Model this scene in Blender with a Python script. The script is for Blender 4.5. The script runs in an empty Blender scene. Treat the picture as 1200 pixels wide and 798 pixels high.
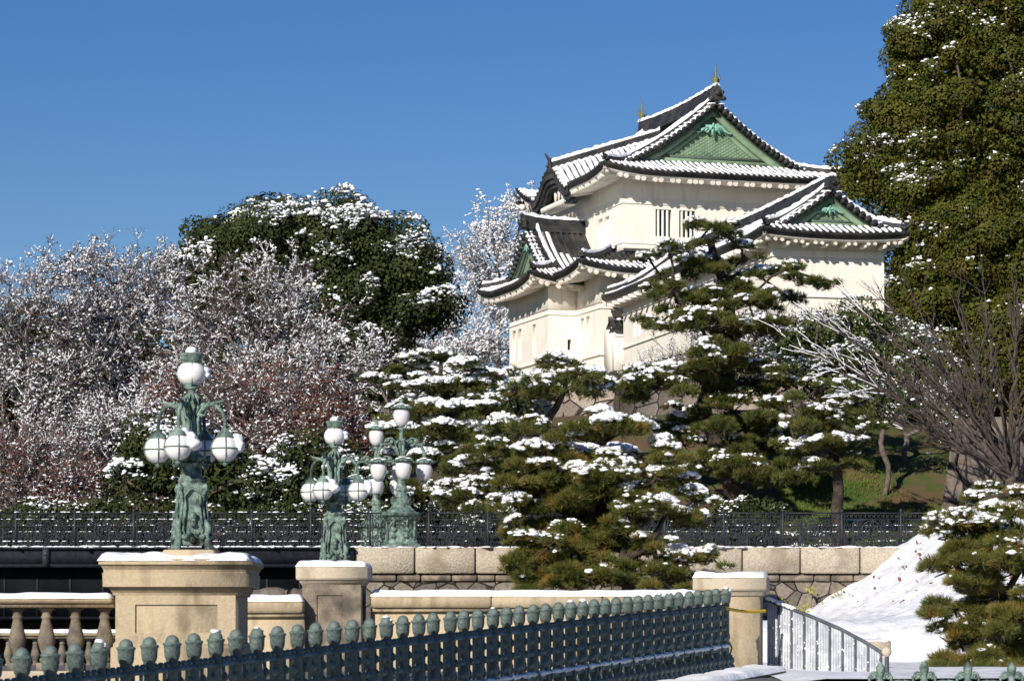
import bpy, math, random
import numpy as np
rad = math.radians
SC = bpy.context.scene
COL = SC.collection
# ------------------------------------------------------------------ camera, sky, sun, exposure
F = 3400.0; E = 1.6
def P(px, py, d):
    """a point d metres in front of the camera seen at pixel px,py of the 1200 wide photo"""
    return np.array([(px-600)/F*d, d, E+(755-py)/F*d])
cam = bpy.data.cameras.new('camera'); camo = bpy.data.objects.new('camera', cam); COL.objects.link(camo)
cam.sensor_width = 36; cam.lens = 36*F/1200; cam.shift_y = 356/1200.
cam.clip_end = 6000; cam.clip_start = .5
camo.location = (0, 0, E); camo.rotation_euler = (rad(90), 0, 0)
cam.dof.use_dof = True; cam.dof.focus_distance = 110; cam.dof.aperture_fstop = 11
SC.camera = camo
TR = np.array([.455, .89, 0.]); TR /= np.linalg.norm(TR)      # horizontal travel of sunlight
ELEV = rad(27)
w = bpy.data.worlds.new('World'); SC.world = w; w.use_nodes = True
nt = w.node_tree; bg = nt.nodes['Background']
sky = nt.nodes.new('ShaderNodeTexSky'); sky.sky_type = 'NISHITA'; sky.sun_disc = False
sky.sun_elevation = ELEV
sky.sun_rotation = math.atan2(-TR[0], -TR[1])
sky.air_density = 1.15; sky.dust_density = 0.25; sky.ozone_density = 3.0; sky.altitude = 1500
hs = nt.nodes.new('ShaderNodeHueSaturation'); hs.inputs['Saturation'].default_value = 1.34; hs.inputs['Hue'].default_value = .516
nt.links.new(sky.outputs[0], hs.inputs['Color']); nt.links.new(hs.outputs[0], bg.inputs[0])
bg.inputs[1].default_value = 0.067
sl = bpy.data.lights.new('sun', 'SUN'); sl.energy = 4.7; sl.angle = rad(.5); sl.color = (1, .93, .82)
so = bpy.data.objects.new('sun', sl); COL.objects.link(so)
from mathutils import Vector
sdir = Vector((TR[0]*math.cos(ELEV), TR[1]*math.cos(ELEV), -math.sin(ELEV)))
so.rotation_euler = sdir.to_track_quat('-Z', 'Y').to_euler(); so.location = (0, 0, 60)
SC.view_settings.view_transform = 'Standard'; SC.view_settings.look = 'None'
SC.view_settings.exposure = 0.25; SC.view_settings.gamma = 1
# ------------------------------------------------------------------ materials
def mat(name, c1, c2=None, scale=2., rough=.8, bump=0., bscale=30., metal=0., spec=.3, c3=None, s3=.4, trans=0., st3=None, w3=(.5, .66)):
    m = bpy.data.materials.new(name); m.use_nodes = True
    n = m.node_tree; b = n.nodes['Principled BSDF']; L = n.links.new
    b.inputs['Roughness'].default_value = rough; b.inputs['Metallic'].default_value = metal
    b.inputs['Specular IOR Level'].default_value = spec
    b.inputs['Base Color'].default_value = (*c1, 1)
    tc = n.nodes.new('ShaderNodeTexCoord'); co = tc.outputs['Object']
    out = None
    if c2 is not None:
        t = n.nodes.new('ShaderNodeTexNoise'); t.inputs['Scale'].default_value = scale; t.inputs['Detail'].default_value = 5
        L(co, t.inputs['Vector'])
        r = n.nodes.new('ShaderNodeValToRGB'); r.color_ramp.elements[0].position = .36; r.color_ramp.elements[1].position = .64
        r.color_ramp.elements[0].color = (*c1, 1); r.color_ramp.elements[1].color = (*c2, 1)
        L(t.outputs['Fac'], r.inputs[0]); out = r.outputs[0]
        if c3 is not None:
            t3 = n.nodes.new('ShaderNodeTexNoise'); t3.inputs['Scale'].default_value = s3; t3.inputs['Detail'].default_value = 4
            if st3:
                mp3 = n.nodes.new('ShaderNodeMapping'); mp3.inputs['Scale'].default_value = st3; L(co, mp3.inputs[0]); L(mp3.outputs[0], t3.inputs['Vector'])
            else: L(co, t3.inputs['Vector'])
            mr = n.nodes.new('ShaderNodeMapRange'); mr.inputs[1].default_value = w3[0]; mr.inputs[2].default_value = w3[1]
            L(t3.outputs['Fac'], mr.inputs[0])
            mx = n.nodes.new('ShaderNodeMix'); mx.data_type = 'RGBA'
            L(mr.outputs[0], mx.inputs[0]); L(out, mx.inputs[6]); mx.inputs[7].default_value = (*c3, 1); out = mx.outputs[2]
        L(out, b.inputs['Base Color'])
    if bump:
        t2 = n.nodes.new('ShaderNodeTexNoise'); t2.inputs['Scale'].default_value = bscale; t2.inputs['Detail'].default_value = 6
        L(co, t2.inputs['Vector'])
        bp = n.nodes.new('ShaderNodeBump'); bp.inputs['Strength'].default_value = bump; bp.inputs['Distance'].default_value = .03
        L(t2.outputs['Fac'], bp.inputs['Height']); L(bp.outputs[0], b.inputs['Normal'])
    if trans:
        b.inputs['Transmission Weight'].default_value = 0
        b.inputs['Subsurface Weight'].default_value = 0
    return m
def masonry(name, ca, cb, joint, scale=1.2, bevel=.06, stretch=(1, 1, 1)):
    m = bpy.data.materials.new(name); m.use_nodes = True
    n = m.node_tree; b = n.nodes['Principled BSDF']; L = n.links.new
    b.inputs['Roughness'].default_value = .9; b.inputs['Specular IOR Level'].default_value = .15
    tc = n.nodes.new('ShaderNodeTexCoord'); mp = n.nodes.new('ShaderNodeMapping'); mp.inputs['Scale'].default_value = stretch
    L(tc.outputs['Object'], mp.inputs[0])
    v = n.nodes.new('ShaderNodeTexVoronoi'); v.feature = 'DISTANCE_TO_EDGE'; v.inputs['Scale'].default_value = scale
    v2 = n.nodes.new('ShaderNodeTexVoronoi'); v2.feature = 'F1'; v2.inputs['Scale'].default_value = scale
    nz = n.nodes.new('ShaderNodeTexNoise'); nz.inputs['Scale'].default_value = 9; nz.inputs['Detail'].default_value = 7
    for q in (v, v2, nz): L(mp.outputs[0], q.inputs['Vector'])
    sp = n.nodes.new('ShaderNodeSeparateColor'); L(v2.outputs['Color'], sp.inputs[0])
    mx = n.nodes.new('ShaderNodeMix'); mx.data_type = 'RGBA'; mx.inputs[6].default_value = (*ca, 1); mx.inputs[7].default_value = (*cb, 1)
    L(sp.outputs[0], mx.inputs[0])
    mm = n.nodes.new('ShaderNodeMix'); mm.data_type = 'RGBA'; mm.blend_type = 'MULTIPLY'; mm.inputs[0].default_value = .7
    rr = n.nodes.new('ShaderNodeMapRange'); rr.inputs[1].default_value = .3; rr.inputs[2].default_value = .7; rr.inputs[3].default_value = .55; rr.inputs[4].default_value = 1.25
    L(nz.outputs['Fac'], rr.inputs[0]); L(mx.outputs[2], mm.inputs[6]); L(rr.outputs[0], mm.inputs[7])
    mr = n.nodes.new('ShaderNodeMapRange'); mr.inputs[1].default_value = .01; mr.inputs[2].default_value = bevel
    L(v.outputs['Distance'], mr.inputs[0])
    m2 = n.nodes.new('ShaderNodeMix'); m2.data_type = 'RGBA'; m2.inputs[6].default_value = (*joint, 1)
    L(mr.outputs[0], m2.inputs[0]); L(mm.outputs[2], m2.inputs[7]); L(m2.outputs[2], b.inputs['Base Color'])
    ad = n.nodes.new('ShaderNodeMath'); ad.operation = 'MULTIPLY_ADD'; ad.inputs[1].default_value = .25
    L(nz.outputs['Fac'], ad.inputs[0]); L(mr.outputs[0], ad.inputs[2])
    bp = n.nodes.new('ShaderNodeBump'); bp.inputs['Strength'].default_value = .9; bp.inputs['Distance'].default_value = .12
    L(ad.outputs[0], bp.inputs['Height']); L(bp.outputs[0], b.inputs['Normal'])
    return m
M = {}
M['snow'] = mat('snow', (.84, .86, .9), (.9, .91, .93), 4, .7, .5, 14, spec=.25)
M['snow_dirty'] = mat('snow_with_leaf_litter', (.68, .70, .75), (.84, .85, .88), 3.5, .75, 1., 5, c3=(.58, .58, .60), s3=2.2, st3=(1, 1, 2.5))
M['plaster'] = mat('white_plaster', (.80, .75, .66), (.87, .83, .75), .6, .85, .06, 12, c3=(.66, .63, .56), s3=1.0, st3=(3.5, 3.5, .35), w3=(.54, .78))
M['tile'] = mat('grey_roof_tile', (.018, .019, .022), (.042, .042, .043), 3, .55, .3, 8, spec=.35, c3=(.065, .06, .052), s3=.9)
M['copper'] = mat('green_copper', (.19, .28, .18), (.26, .36, .24), 1.5, .7, .2, 10, c3=(.12, .19, .13), s3=1.2)
M['copper_bright'] = mat('bright_verdigris', (.20, .45, .36), (.28, .52, .42), 4, .7, .2, 10)
M['dark_copper'] = mat('dark_copper_strip', (.07, .10, .08), (.10, .14, .10), 2, .7)
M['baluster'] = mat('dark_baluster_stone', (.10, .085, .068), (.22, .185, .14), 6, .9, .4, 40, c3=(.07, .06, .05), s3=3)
M['dark'] = mat('dark_recess', (.02, .022, .025), None, rough=.9)
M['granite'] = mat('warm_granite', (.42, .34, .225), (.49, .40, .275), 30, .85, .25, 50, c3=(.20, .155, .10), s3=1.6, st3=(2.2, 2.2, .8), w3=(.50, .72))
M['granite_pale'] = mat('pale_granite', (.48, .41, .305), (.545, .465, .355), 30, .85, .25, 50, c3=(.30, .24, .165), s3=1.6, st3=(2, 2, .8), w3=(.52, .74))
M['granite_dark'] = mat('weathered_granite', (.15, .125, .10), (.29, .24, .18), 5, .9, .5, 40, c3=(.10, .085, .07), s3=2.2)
M['kerb_stone'] = mat('coping_granite', (.35, .30, .23), (.50, .44, .35), 16, .9, 1., 14, c3=(.27, .22, .16), s3=.9)
M['bronze'] = mat('verdigris_bronze', (.085, .135, .115), (.23, .32, .27), 11, .6, .6, 40, spec=.4, c3=(.035, .05, .045), s3=6)
M['paint'] = mat('green_fence_paint', (.07, .105, .093), (.15, .19, .17), 14, .6, .6, 30, spec=.4, c3=(.055, .075, .07), s3=4)
M['paint_dark'] = mat('dark_green_iron', (.07, .10, .088), (.17, .205, .18), 12, .45, .3, 40, spec=.5)
M['iron'] = mat('black_iron', (.016, .019, .026), (.032, .036, .046), 6, .55, .2, 30, spec=.35)
M['girder'] = mat('girder_paint', (.006, .007, .010), (.012, .014, .018), 2, .6, spec=.2)
M['globe'] = mat('opal_glass', (.86, .85, .83), None, rough=.12, spec=.6)
M['tulip'] = mat('opal_glass_grey', (.72, .70, .70), None, rough=.12, spec=.6)
M['finial'] = mat('aged_gold_green', (.10, .13, .06), (.2, .2, .08), 6, .5)
M['bark'] = mat('pine_bark', (.035, .027, .021), (.085, .065, .05), 9, .95, .9, 14, c3=(.03, .024, .02), s3=3)
M['bark_dark'] = mat('dark_bare_bark', (.045, .036, .030), (.10, .078, .066), 8, .95, .6, 14)
M['bark_grey'] = mat('grey_bark', (.085, .065, .055), (.16, .13, .11), 8, .95, .6, 14)
M['twig'] = mat('brown_twig', (.10, .078, .074), (.19, .155, .15), 2, .9)
M['needle'] = mat('pine_needle', (.052, .070, .014), (.112, .120, .025), 1.7, .55, spec=.35, c3=(.15, .105, .03), s3=2.2, w3=(.56, .72))
M['needle_gold'] = mat('pine_needle_golden', (.072, .086, .017), (.15, .145, .032), 1.7, .6, spec=.25, c3=(.24, .135, .03), s3=1.8, w3=(.55, .72))
M['leaf_dark'] = mat('evergreen_leaf', (.022, .034, .010), (.05, .060, .016), 1.2, .65, spec=.2)
M['leaf_olive'] = mat('olive_evergreen_leaf', (.038, .050, .008), (.092, .098, .014), 1.6, .7, spec=.15, c3=(.095, .080, .018), s3=.9)
M['leaf_bush'] = mat('bush_leaf', (.04, .06, .015), (.09, .11, .03), 2.0, .5, spec=.3)
M['leaf_brown'] = mat('withered_leaf', (.065, .044, .040), (.125, .085, .074), 1.3, .8, c3=(.05, .036, .036), s3=1.2)
M['leaf_red'] = mat('rust_leaf', (.13, .042, .024), (.20, .072, .038), 1.3, .8, c3=(.07, .035, .025), s3=1.2)
M['leaf_yellow'] = mat('yellow_leaf', (.35, .30, .04), (.30, .34, .05), 6, .6)
M['rubble'] = masonry('rubble_masonry', (.09, .082, .072), (.23, .195, .16), (.03, .027, .024), 1.9, .035, (1, .35, 1))
M['rampart'] = masonry('rampart_stone', (.20, .165, .14), (.38, .32, .27), (.03, .026, .022), .8, .035, (1, .4, 1.1))
M['rampart_dark'] = masonry('rampart_stone_dark', (.10, .082, .07), (.20, .165, .14), (.02, .018, .016), .8, .03, (1, .4, .8))
M['grass'] = mat('winter_grass', (.05, .085, .015), (.11, .085, .035), 1.2, .95, .7, 20, c3=(.13, .07, .04), s3=.25)
M['soil'] = mat('leaf_litter_soil', (.05, .04, .025), (.10, .07, .045), 2, .95, .7, 15, c3=(.05, .07, .02), s3=.3)
M['asphalt'] = mat('gravel_paving', (.10, .10, .10), (.16, .155, .15), 30, .9)
M['water'] = mat('moat_water', (.01, .016, .014), None, rough=.06, spec=.5)
M['yellow'] = mat('yellow_rope', (.85, .58, .03), (.65, .40, .02), 60, .6)
M['lattice'] = mat('sunlit_grille_paint', (.34, .36, .40), (.48, .50, .54), 6, .6, c3=(.6, .62, .66), s3=4)  # light grey carries the sunlight on the bars in its colour
M['lattice_dark'] = mat('grille_post_paint', (.05, .055, .07), (.10, .11, .13), 6, .6)
# ------------------------------------------------------------------ mesh building
def ico(sub):
    t = (1+5**.5)/2
    v = [(-1,t,0),(1,t,0),(-1,-t,0),(1,-t,0),(0,-1,t),(0,1,t),(0,-1,-t),(0,1,-t),(t,0,-1),(t,0,1),(-t,0,-1),(-t,0,1)]
    f = [(0,11,5),(0,5,1),(0,1,7),(0,7,10),(0,10,11),(1,5,9),(5,11,4),(11,10,2),(10,7,6),(7,1,8),(3,9,4),(3,4,2),(3,2,6),(3,6,8),(3,8,9),(4,9,5),(2,4,11),(6,2,10),(8,6,7),(9,8,1)]
    v = [np.array(q, float)/np.linalg.norm(q) for q in v]
    for _ in range(sub):
        c = {}; nf = []
        def mid(a, b):
            k = (min(a, b), max(a, b))
            if k not in c:
                m_ = v[a]+v[b]; v.append(m_/np.linalg.norm(m_)); c[k] = len(v)-1
            return c[k]
        for a, b, d in f:
            x, y, z = mid(a, b), mid(b, d), mid(d, a); nf += [(a,x,z),(b,y,x),(d,z,y),(x,y,z)]
        f = nf
    return np.array(v), np.array(f)
ICO0 = ico(0); ICO1 = ico(1); ICO2 = ico(2)
class MB:
    def __init__(s): s.V = []; s.F = []; s.n = 0
    def add(s, v, f):
        v = np.asarray(v, float).reshape(-1, 3); f = np.asarray(f, int)
        if len(v) == 0 or len(f) == 0: return s
        s.V.append(v); s.F.append(f+s.n); s.n += len(v); return s
    def box(s, x0, x1, y0, y1, z0, z1):
        v = [(x0,y0,z0),(x1,y0,z0),(x1,y1,z0),(x0,y1,z0),(x0,y0,z1),(x1,y0,z1),(x1,y1,z1),(x0,y1,z1)]
        return s.add(v, [(0,3,2,1),(4,5,6,7),(0,1,5,4),(1,2,6,5),(2,3,7,6),(3,0,4,7)])
    def bevbox(s, x0, x1, y0, y1, z0, z1, b=.02):
        """box whose vertical edges and top edges are chamfered"""
        def ring(i, z):
            return [(x0+i+b,y0+i,z),(x1-i-b,y0+i,z),(x1-i,y0+i+b,z),(x1-i,y1-i-b,z),(x1-i-b,y1-i,z),(x0+i+b,y1-i,z),(x0+i,y1-i-b,z),(x0+i,y0+i+b,z)]
        v = ring(b, z0)+ring(0, z0+b)+ring(0, z1-b)+ring(b, z1)
        s.add(v, [(r*8+i, r*8+(i+1) % 8, r*8+8+(i+1) % 8, r*8+8+i) for r in range(3) for i in range(8)])
        s.add(np.array(v)[24:], [(0,1,2,3),(0,3,4,7),(4,5,6,7)]); s.add(np.array(v)[:8], [(3,2,1,0),(7,4,3,0),(7,6,5,4)])
        return s
    def frustum(s, a, z0, b, z1):
        """a,b = (x0,x1,y0,y1) rectangles at z0 and z1"""
        v = [(a[0],a[2],z0),(a[1],a[2],z0),(a[1],a[3],z0),(a[0],a[3],z0),(b[0],b[2],z1),(b[1],b[2],z1),(b[1],b[3],z1),(b[0],b[3],z1)]
        return s.add(v, [(0,3,2,1),(4,5,6,7),(0,1,5,4),(1,2,6,5),(2,3,7,6),(3,0,4,7)])
    def grid(s, A, closed=False):
        A = np.asarray(A, float); n, m = A.shape[:2]
        I = np.arange(n*m).reshape(n, m)
        f = np.stack([I[:-1,:-1], I[1:,:-1], I[1:,1:], I[:-1,1:]], -1).reshape(-1, 4)
        if closed:
            f = np.concatenate([f, np.stack([I[:-1,-1], I[1:,-1], I[1:,0], I[:-1,0]], -1).reshape(-1, 4)])
        return s.add(A.reshape(-1, 3), f)
    def tube(s, pts, r, n=6, cap=True):
        pts = np.asarray(pts, float); k = len(pts)
        r = np.full(k, r) if np.isscalar(r) else np.asarray(r, float)
        t = np.gradient(pts, axis=0); t /= np.maximum(np.linalg.norm(t, axis=1), 1e-9)[:, None]
        up = np.array([0, 0, 1.]) if abs(t[0][2]) < .9 else np.array([1., 0, 0])
        a = np.cross(t, up); bad = np.linalg.norm(a, axis=1) < 1e-3; a[bad] = np.cross(t[bad], [0.3, 1, 0.1])
        a /= np.linalg.norm(a, axis=1)[:, None]; b = np.cross(a, t)
        th = np.arange(n)*2*math.pi/n
        A = pts[:, None]+r[:, None, None]*(a[:, None]*np.cos(th)[None, :, None]+b[:, None]*np.sin(th)[None, :, None])
        s.grid(A, True)
        if cap and n >= 4:
            for q in (0, k-1):
                if r[q] > .004: s.add(np.vstack([A[q], pts[q]]), [(i, (i+1) % n, n) for i in range(n)])
        return s
    def lathe(s, prof, c=(0, 0, 0), n=20, sq=None):
        """prof = [(r,z)...]"""
        prof = np.asarray(prof, float); th = np.arange(n)*2*math.pi/n
        A = np.zeros((len(prof), n, 3)); A[..., 0] = prof[:, None, 0]*np.cos(th); A[..., 1] = prof[:, None, 0]*np.sin(th); A[..., 2] = prof[:, None, 1]
        return s.grid(A+np.array(c), True)
    def sqlathe(s, prof, c=(0, 0, 0), sy=1.):
        """square section moulded profile: prof = [(half,z)...]"""
        q = np.array([(-1,-1),(1,-1),(1,1),(-1,1)])
        for (r0, z0), (r1, z1) in zip(prof[:-1], prof[1:]):
            v = [(a*r0+c[0], b*r0*sy+c[1], z0+c[2]) for a, b in q]+[(a*r1+c[0], b*r1*sy+c[1], z1+c[2]) for a, b in q]
            s.add(v, [(i, (i+1) % 4, 4+(i+1) % 4, 4+i) for i in range(4)])
        r, z = prof[-1]; s.add([(a*r+c[0], b*r*sy+c[1], z+c[2]) for a, b in q], [(0,1,2,3)])
        return s
    def blobs(s, C, R, sq=(1, 1, .6), T=ICO1, j=.15, seed=0):
        C = np.asarray(C, float).reshape(-1, 3)
        if len(C) == 0: return s
        R = np.broadcast_to(np.asarray(R, float), (len(C),)); rg = np.random.default_rng(seed)
        tv, tf = T; k = len(tv)
        an = rg.uniform(0, 2*math.pi, len(C)); ca, sa = np.cos(an), np.sin(an)
        X = np.repeat(tv[None], len(C), 0)*(1+rg.normal(0, j, (len(C), k, 1)))
        X = X*np.asarray(sq)*(1+rg.normal(0, .2, (len(C), 1, 3)).clip(-.5, .5))
        x = X[..., 0]*ca[:, None]-X[..., 1]*sa[:, None]; y = X[..., 0]*sa[:, None]+X[..., 1]*ca[:, None]
        X = np.stack([x, y, X[..., 2]], -1)*R[:, None, None]+C[:, None]
        f = tf[None]+(np.arange(len(C))*k)[:, None, None]
        return s.add(X.reshape(-1, 3), f.reshape(-1, 3))
    def leaves(s, C, N, size, jit=.6, seed=0, asp=.6):
        C = np.asarray(C); n = len(C); rg = np.random.default_rng(seed)
        N = N+rg.normal(0, jit, (n, 3)); N /= np.linalg.norm(N, axis=1)[:, None]
        a = np.cross(N, rg.normal(0, 1, (n, 3))); a /= np.linalg.norm(a, axis=1)[:, None]; b = np.cross(N, a)
        sz = (size*rg.uniform(.6, 1.35, n))[:, None]
        X = np.stack([C-a*sz*.5, C-b*sz*.5*asp, C+a*sz*.5, C+b*sz*.5*asp], 1)
        return s.add(X.reshape(-1, 3), np.arange(4*n).reshape(n, 4))
    def needles(s, C, N, m, l, wd, spread=.75, seed=0):
        n = len(C); rg = np.random.default_rng(seed)
        D = N[:, None]+rg.normal(0, spread, (n, m, 3)); D /= np.linalg.norm(D, axis=2)[..., None]
        S = np.cross(D, rg.normal(0, 1, (n, m, 3))); S /= np.linalg.norm(S, axis=2)[..., None]
        L = l*rg.uniform(.7, 1.2, (n, m, 1)); c = C[:, None]
        X = np.stack([c+D*L*.08-S*wd*.5, c+D*L*.08+S*wd*.5, c+D*L+S*wd*.12, c+D*L-S*wd*.12], 2)
        k = n*m; return s.add(X.reshape(-1, 3), np.arange(4*k).reshape(k, 4))
    def xf(s, loc=(0, 0, 0), rz=0.):
        c, q = math.cos(rz), math.sin(rz); R = np.array([[c, -q, 0], [q, c, 0], [0, 0, 1]])
        s.V = [v @ R.T+np.array(loc) for v in s.V]; return s
    def merge(s, o):
        for v, f in zip(o.V, o.F):
            pass
        base = s.n
        for v in o.V: s.V.append(v)
        for f in o.F: s.F.append(f+base)
        s.n += o.n; return s
    def mesh(s, name, m, smooth=False):
        me = bpy.data.meshes.new(name)
        if s.n == 0: return me
        V = np.concatenate(s.V).astype(np.float32)
        li = np.concatenate([f.ravel() for f in s.F]).astype(np.int32)
        sz = np.concatenate([np.full(len(f), f.shape[1]) for f in s.F]).astype(np.int32)
        st = np.concatenate([[0], np.cumsum(sz)[:-1]]).astype(np.int32)
        me.vertices.add(len(V)); me.vertices.foreach_set('co', V.ravel())
        me.loops.add(len(li)); me.loops.foreach_set('vertex_index', li)
        me.polygons.add(len(sz)); me.polygons.foreach_set('loop_start', st); me.polygons.foreach_set('loop_total', sz)
        if smooth: me.polygons.foreach_set('use_smooth', np.ones(len(sz), bool))
        me.update(calc_edges=True); me.materials.append(m)
        return me
    def build(s, name, m, parent=None, smooth=False, label=None):
        o = bpy.data.objects.new(name, s.mesh(name, m, smooth)); COL.objects.link(o)
        if parent is not None: o.parent = parent
        if label: o['label'] = label
        if name == 'snow': o['kind'] = 'stuff'
        return o
def thing(name, label, cat, loc=(0, 0, 0), rz=0., group=None):
    o = bpy.data.objects.new(name, None); COL.objects.link(o); o.location = tuple(loc); o.rotation_euler = (0, 0, rz)
    o.empty_display_size = .3; tag(o, label, cat, group); return o
def tag(o, label, cat, group=None):
    o['label'] = label; o['category'] = cat
    if group: o['group'] = group
    return o
def struct(name, mb, m, smooth=False, kind='structure'):
    o = mb.build(name, m, None, smooth); o['kind'] = kind; return o
def dup(root, loc, rz=None, label=None, scale=None):
    def cp(o, par):
        c = o.copy(); COL.objects.link(c)
        if par: c.parent = par
        for ch in kids.get(o.name, []): cp(ch, c)
        return c
    kids = {}
    for o in list(COL.objects):
        if o.parent: kids.setdefault(o.parent.name, []).append(o)
    r = cp(root, None); r.location = tuple(loc)
    if rz is not None: r.rotation_euler = (0, 0, rz)
    if scale: r.scale = (scale,)*3
    if label: r['label'] = label
    return r
RG = np.random.default_rng(7); random.seed(7)
def vnoise(x, y, s=1., seed=0):
    """smooth value noise for arrays"""
    x = np.asarray(x, float)*s+seed*17.3; y = np.asarray(y, float)*s+seed*9.1
    xi, yi = np.floor(x), np.floor(y); fx, fy = x-xi, y-yi; fx = fx*fx*(3-2*fx); fy = fy*fy*(3-2*fy)
    h = lambda a, b: (np.sin(a*127.1+b*311.7+seed)*43758.5453) % 1
    return (h(xi, yi)*(1-fx)+h(xi+1, yi)*fx)*(1-fy)+(h(xi, yi+1)*(1-fx)+h(xi+1, yi+1)*fx)*fy
# ------------------------------------------------------------------ terrain
def ss(x, a, b):
    t = np.clip((x-a)/(b-a), 0, 1); return t*t*(3-2*t)
def terrain(X, Y):
    X = np.asarray(X, float); Y = np.asarray(Y, float)
    near = -1.6+1.15*ss(Y, 8, 40)
    moat = -5.6
    z = near+(moat-near)*ss(Y, 58, 63)
    z = z+(moat-z)*(ss(Y, 50, 56)*(X > 6))
    right = ss(X, -5.2, -4.2)
    bank = moat+(2.15-1.6-moat)*ss(Y, 70, 79)
    z = z*(1-right*ss(Y, 66, 70))+bank*right*ss(Y, 66, 70)
    hillr = 2.93+5.9*ss(Y, 98, 121)+1.0*vnoise(X, Y, .12, 3)*ss(Y, 98, 110)
    hilll = np.where(Y < 99, moat, 2.2)+2.0*ss(Y, 100, 150)+9*ss(Y, 132, 165)
    side = ss(X, -9, -1)
    back = np.where(Y > 88.6, hilll*(1-side)+hillr*side, z)
    backr = np.where(X > -4.5, np.where(Y > 88.6, hillr*side+(1-side)*2.93, z), back)
    z = np.where(Y > 88.6, np.where(X > -4.5, np.where(Y < 99, 2.93, hilll*(1-side)+hillr*side), back), z)
    z = z+(9-z)*ss(Y, 190, 300)
    return z+E
xs = np.concatenate([[-3000, -1200, -500, -200, -100, -60], np.arange(-40, 60, .8), [70, 110, 200, 500, 1200, 3000]])
ys = np.concatenate([[-300, -60, -10], np.arange(0, 88.4, 1.), [88.55, 88.65, 90, 92, 94, 96, 98, 98.9, 99.1], np.arange(100, 180, 1.2), [200, 240, 300, 500, 1000, 2500, 5000]])
GX, GY = np.meshgrid(xs, ys, indexing='ij')
struct('ground', MB().grid(np.stack([GX, GY, terrain(GX, GY)+.12*(vnoise(GX, GY, .7, 1)-.5)*(GY > 100)], -1)), M['soil'], True)
gx, gy = np.meshgrid(np.arange(-1, 24, .35), np.arange(99.3, 121, .35), indexing='ij')
struct('grass_slope', MB().grid(np.stack([gx, gy, terrain(gx, gy)+.06+.10*(vnoise(gx, gy, 1.3, 2))], -1)), M['grass'], True)
g_ = MB(); n_ = 26000; rg = np.random.default_rng(5); cx, cy = rg.uniform(10, 19, n_), rg.uniform(99.5, 112, n_); k_ = vnoise(cx, cy, .5, 4) > rg.uniform(.2, .8, n_); cx, cy = cx[k_], cy[k_]; n_ = len(cx)
g_.needles(np.stack([cx, cy, terrain(cx, cy)+.1], -1), np.tile([0, 0, 1.], (n_, 1)), 3, .16, .03, .5, 3)
o = struct('grass', g_, mat('grass_blade', (.05, .12, .012), (.12, .16, .03), .5, .7, c3=(.14, .10, .03), s3=.45), kind='stuff')
struct('moat_water', MB().grid([[(-60, 56, E-4.6), (-60, 99, E-4.6)], [(60, 56, E-4.6), (60, 99, E-4.6)]]), M['water'])
sp_ = MB(); rg = np.random.default_rng(8); sx, sy = rg.uniform(3, 15.5, 9000), rg.uniform(99.3, 108, 9000); k_ = vnoise(sx*.5, sy*1.6, 1.0, 6)+.5*vnoise(sx, sy, 4, 7) > .92+.05*(sy-100)-.03*(12-sx); sx, sy = sx[k_], sy[k_]
sp_.blobs(np.stack([sx, sy, terrain(sx, sy)+.13], -1), rg.uniform(.06, .16, len(sx)), (1.6, 1.2, .35), ICO0, .25); struct('ground_snow', sp_, M['snow'], True, 'stuff')
# paved floor of the near bridge and its ramp
gx, gy = np.meshgrid(np.arange(-40, 6.1, 2), np.arange(-4, 58.1, 1.), indexing='ij')
struct('bridge_road', MB().grid(np.stack([gx, gy, E-1.58+1.16*ss(gy, 8, 40)], -1)), M['asphalt'])
# snow covered bank on the right
gx, gy = np.meshgrid(np.arange(3.4, 12, .25), np.arange(36, 58.6, .25), indexing='ij')
struct('snow_ground', MB().grid(np.stack([gx, gy, E-1.54+1.16*ss(gy, 8, 40)-.12*np.clip(3.9-gx, 0, 1)+.05*vnoise(gx, gy, 1.1, 3)], -1)), M['snow_dirty'], True)
gx, gy = np.meshgrid(np.arange(5, 40, .16), np.arange(58, 88.4, .16), indexing='ij')
zz = .83+.74*(gx-9.75)+.25*(gy-86); cap = 4.1+.03*(gx-12)
zz = np.where(zz > cap-.6, cap-.6*np.exp(-(zz-cap+.6)/.6), zz)
zz = zz+.2*(vnoise(gx, gy, .8, 5)-.5)+.06*(vnoise(gx, gy, 3.7, 15)-.5)+.09*(vnoise(gx*.6, gy, 3.1, 6)-.5)+.04*(vnoise(gx, gy, 6, 8)-.5)
struct('snow_bank', MB().grid(np.stack([gx, gy, np.logaddexp((zz+E)*2.2, (terrain(gx, gy)+.1)*2.2)/2.2+.05*(vnoise(gx, gy, 2.2, 31)-.5)+.05*(vnoise(gx, gy*2, 9, 33)-.5)], -1)), M['snow_dirty'], True)
def bankz(x, y): return .83+.74*(x-9.75)+.25*(y-86)+E
lf = MB(); rg = np.random.default_rng(3); lx, ly = rg.uniform(8, 16, 1100), rg.uniform(74, 87.5, 1100)
keep = (bankz(lx, ly) < 3.3+E) & (rg.uniform(0, 1, 1100) < .25+.75*ss(-ly, -84, -77)); lx, ly = lx[keep], ly[keep]
lf.leaves(np.stack([lx, ly, bankz(lx, ly)+.10], -1), np.tile([-.4, -.3, 1.], (len(lx), 1)), .15, .5, 4)
struct('fallen_leaves', lf, M['leaf_red'], kind='stuff')
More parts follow.
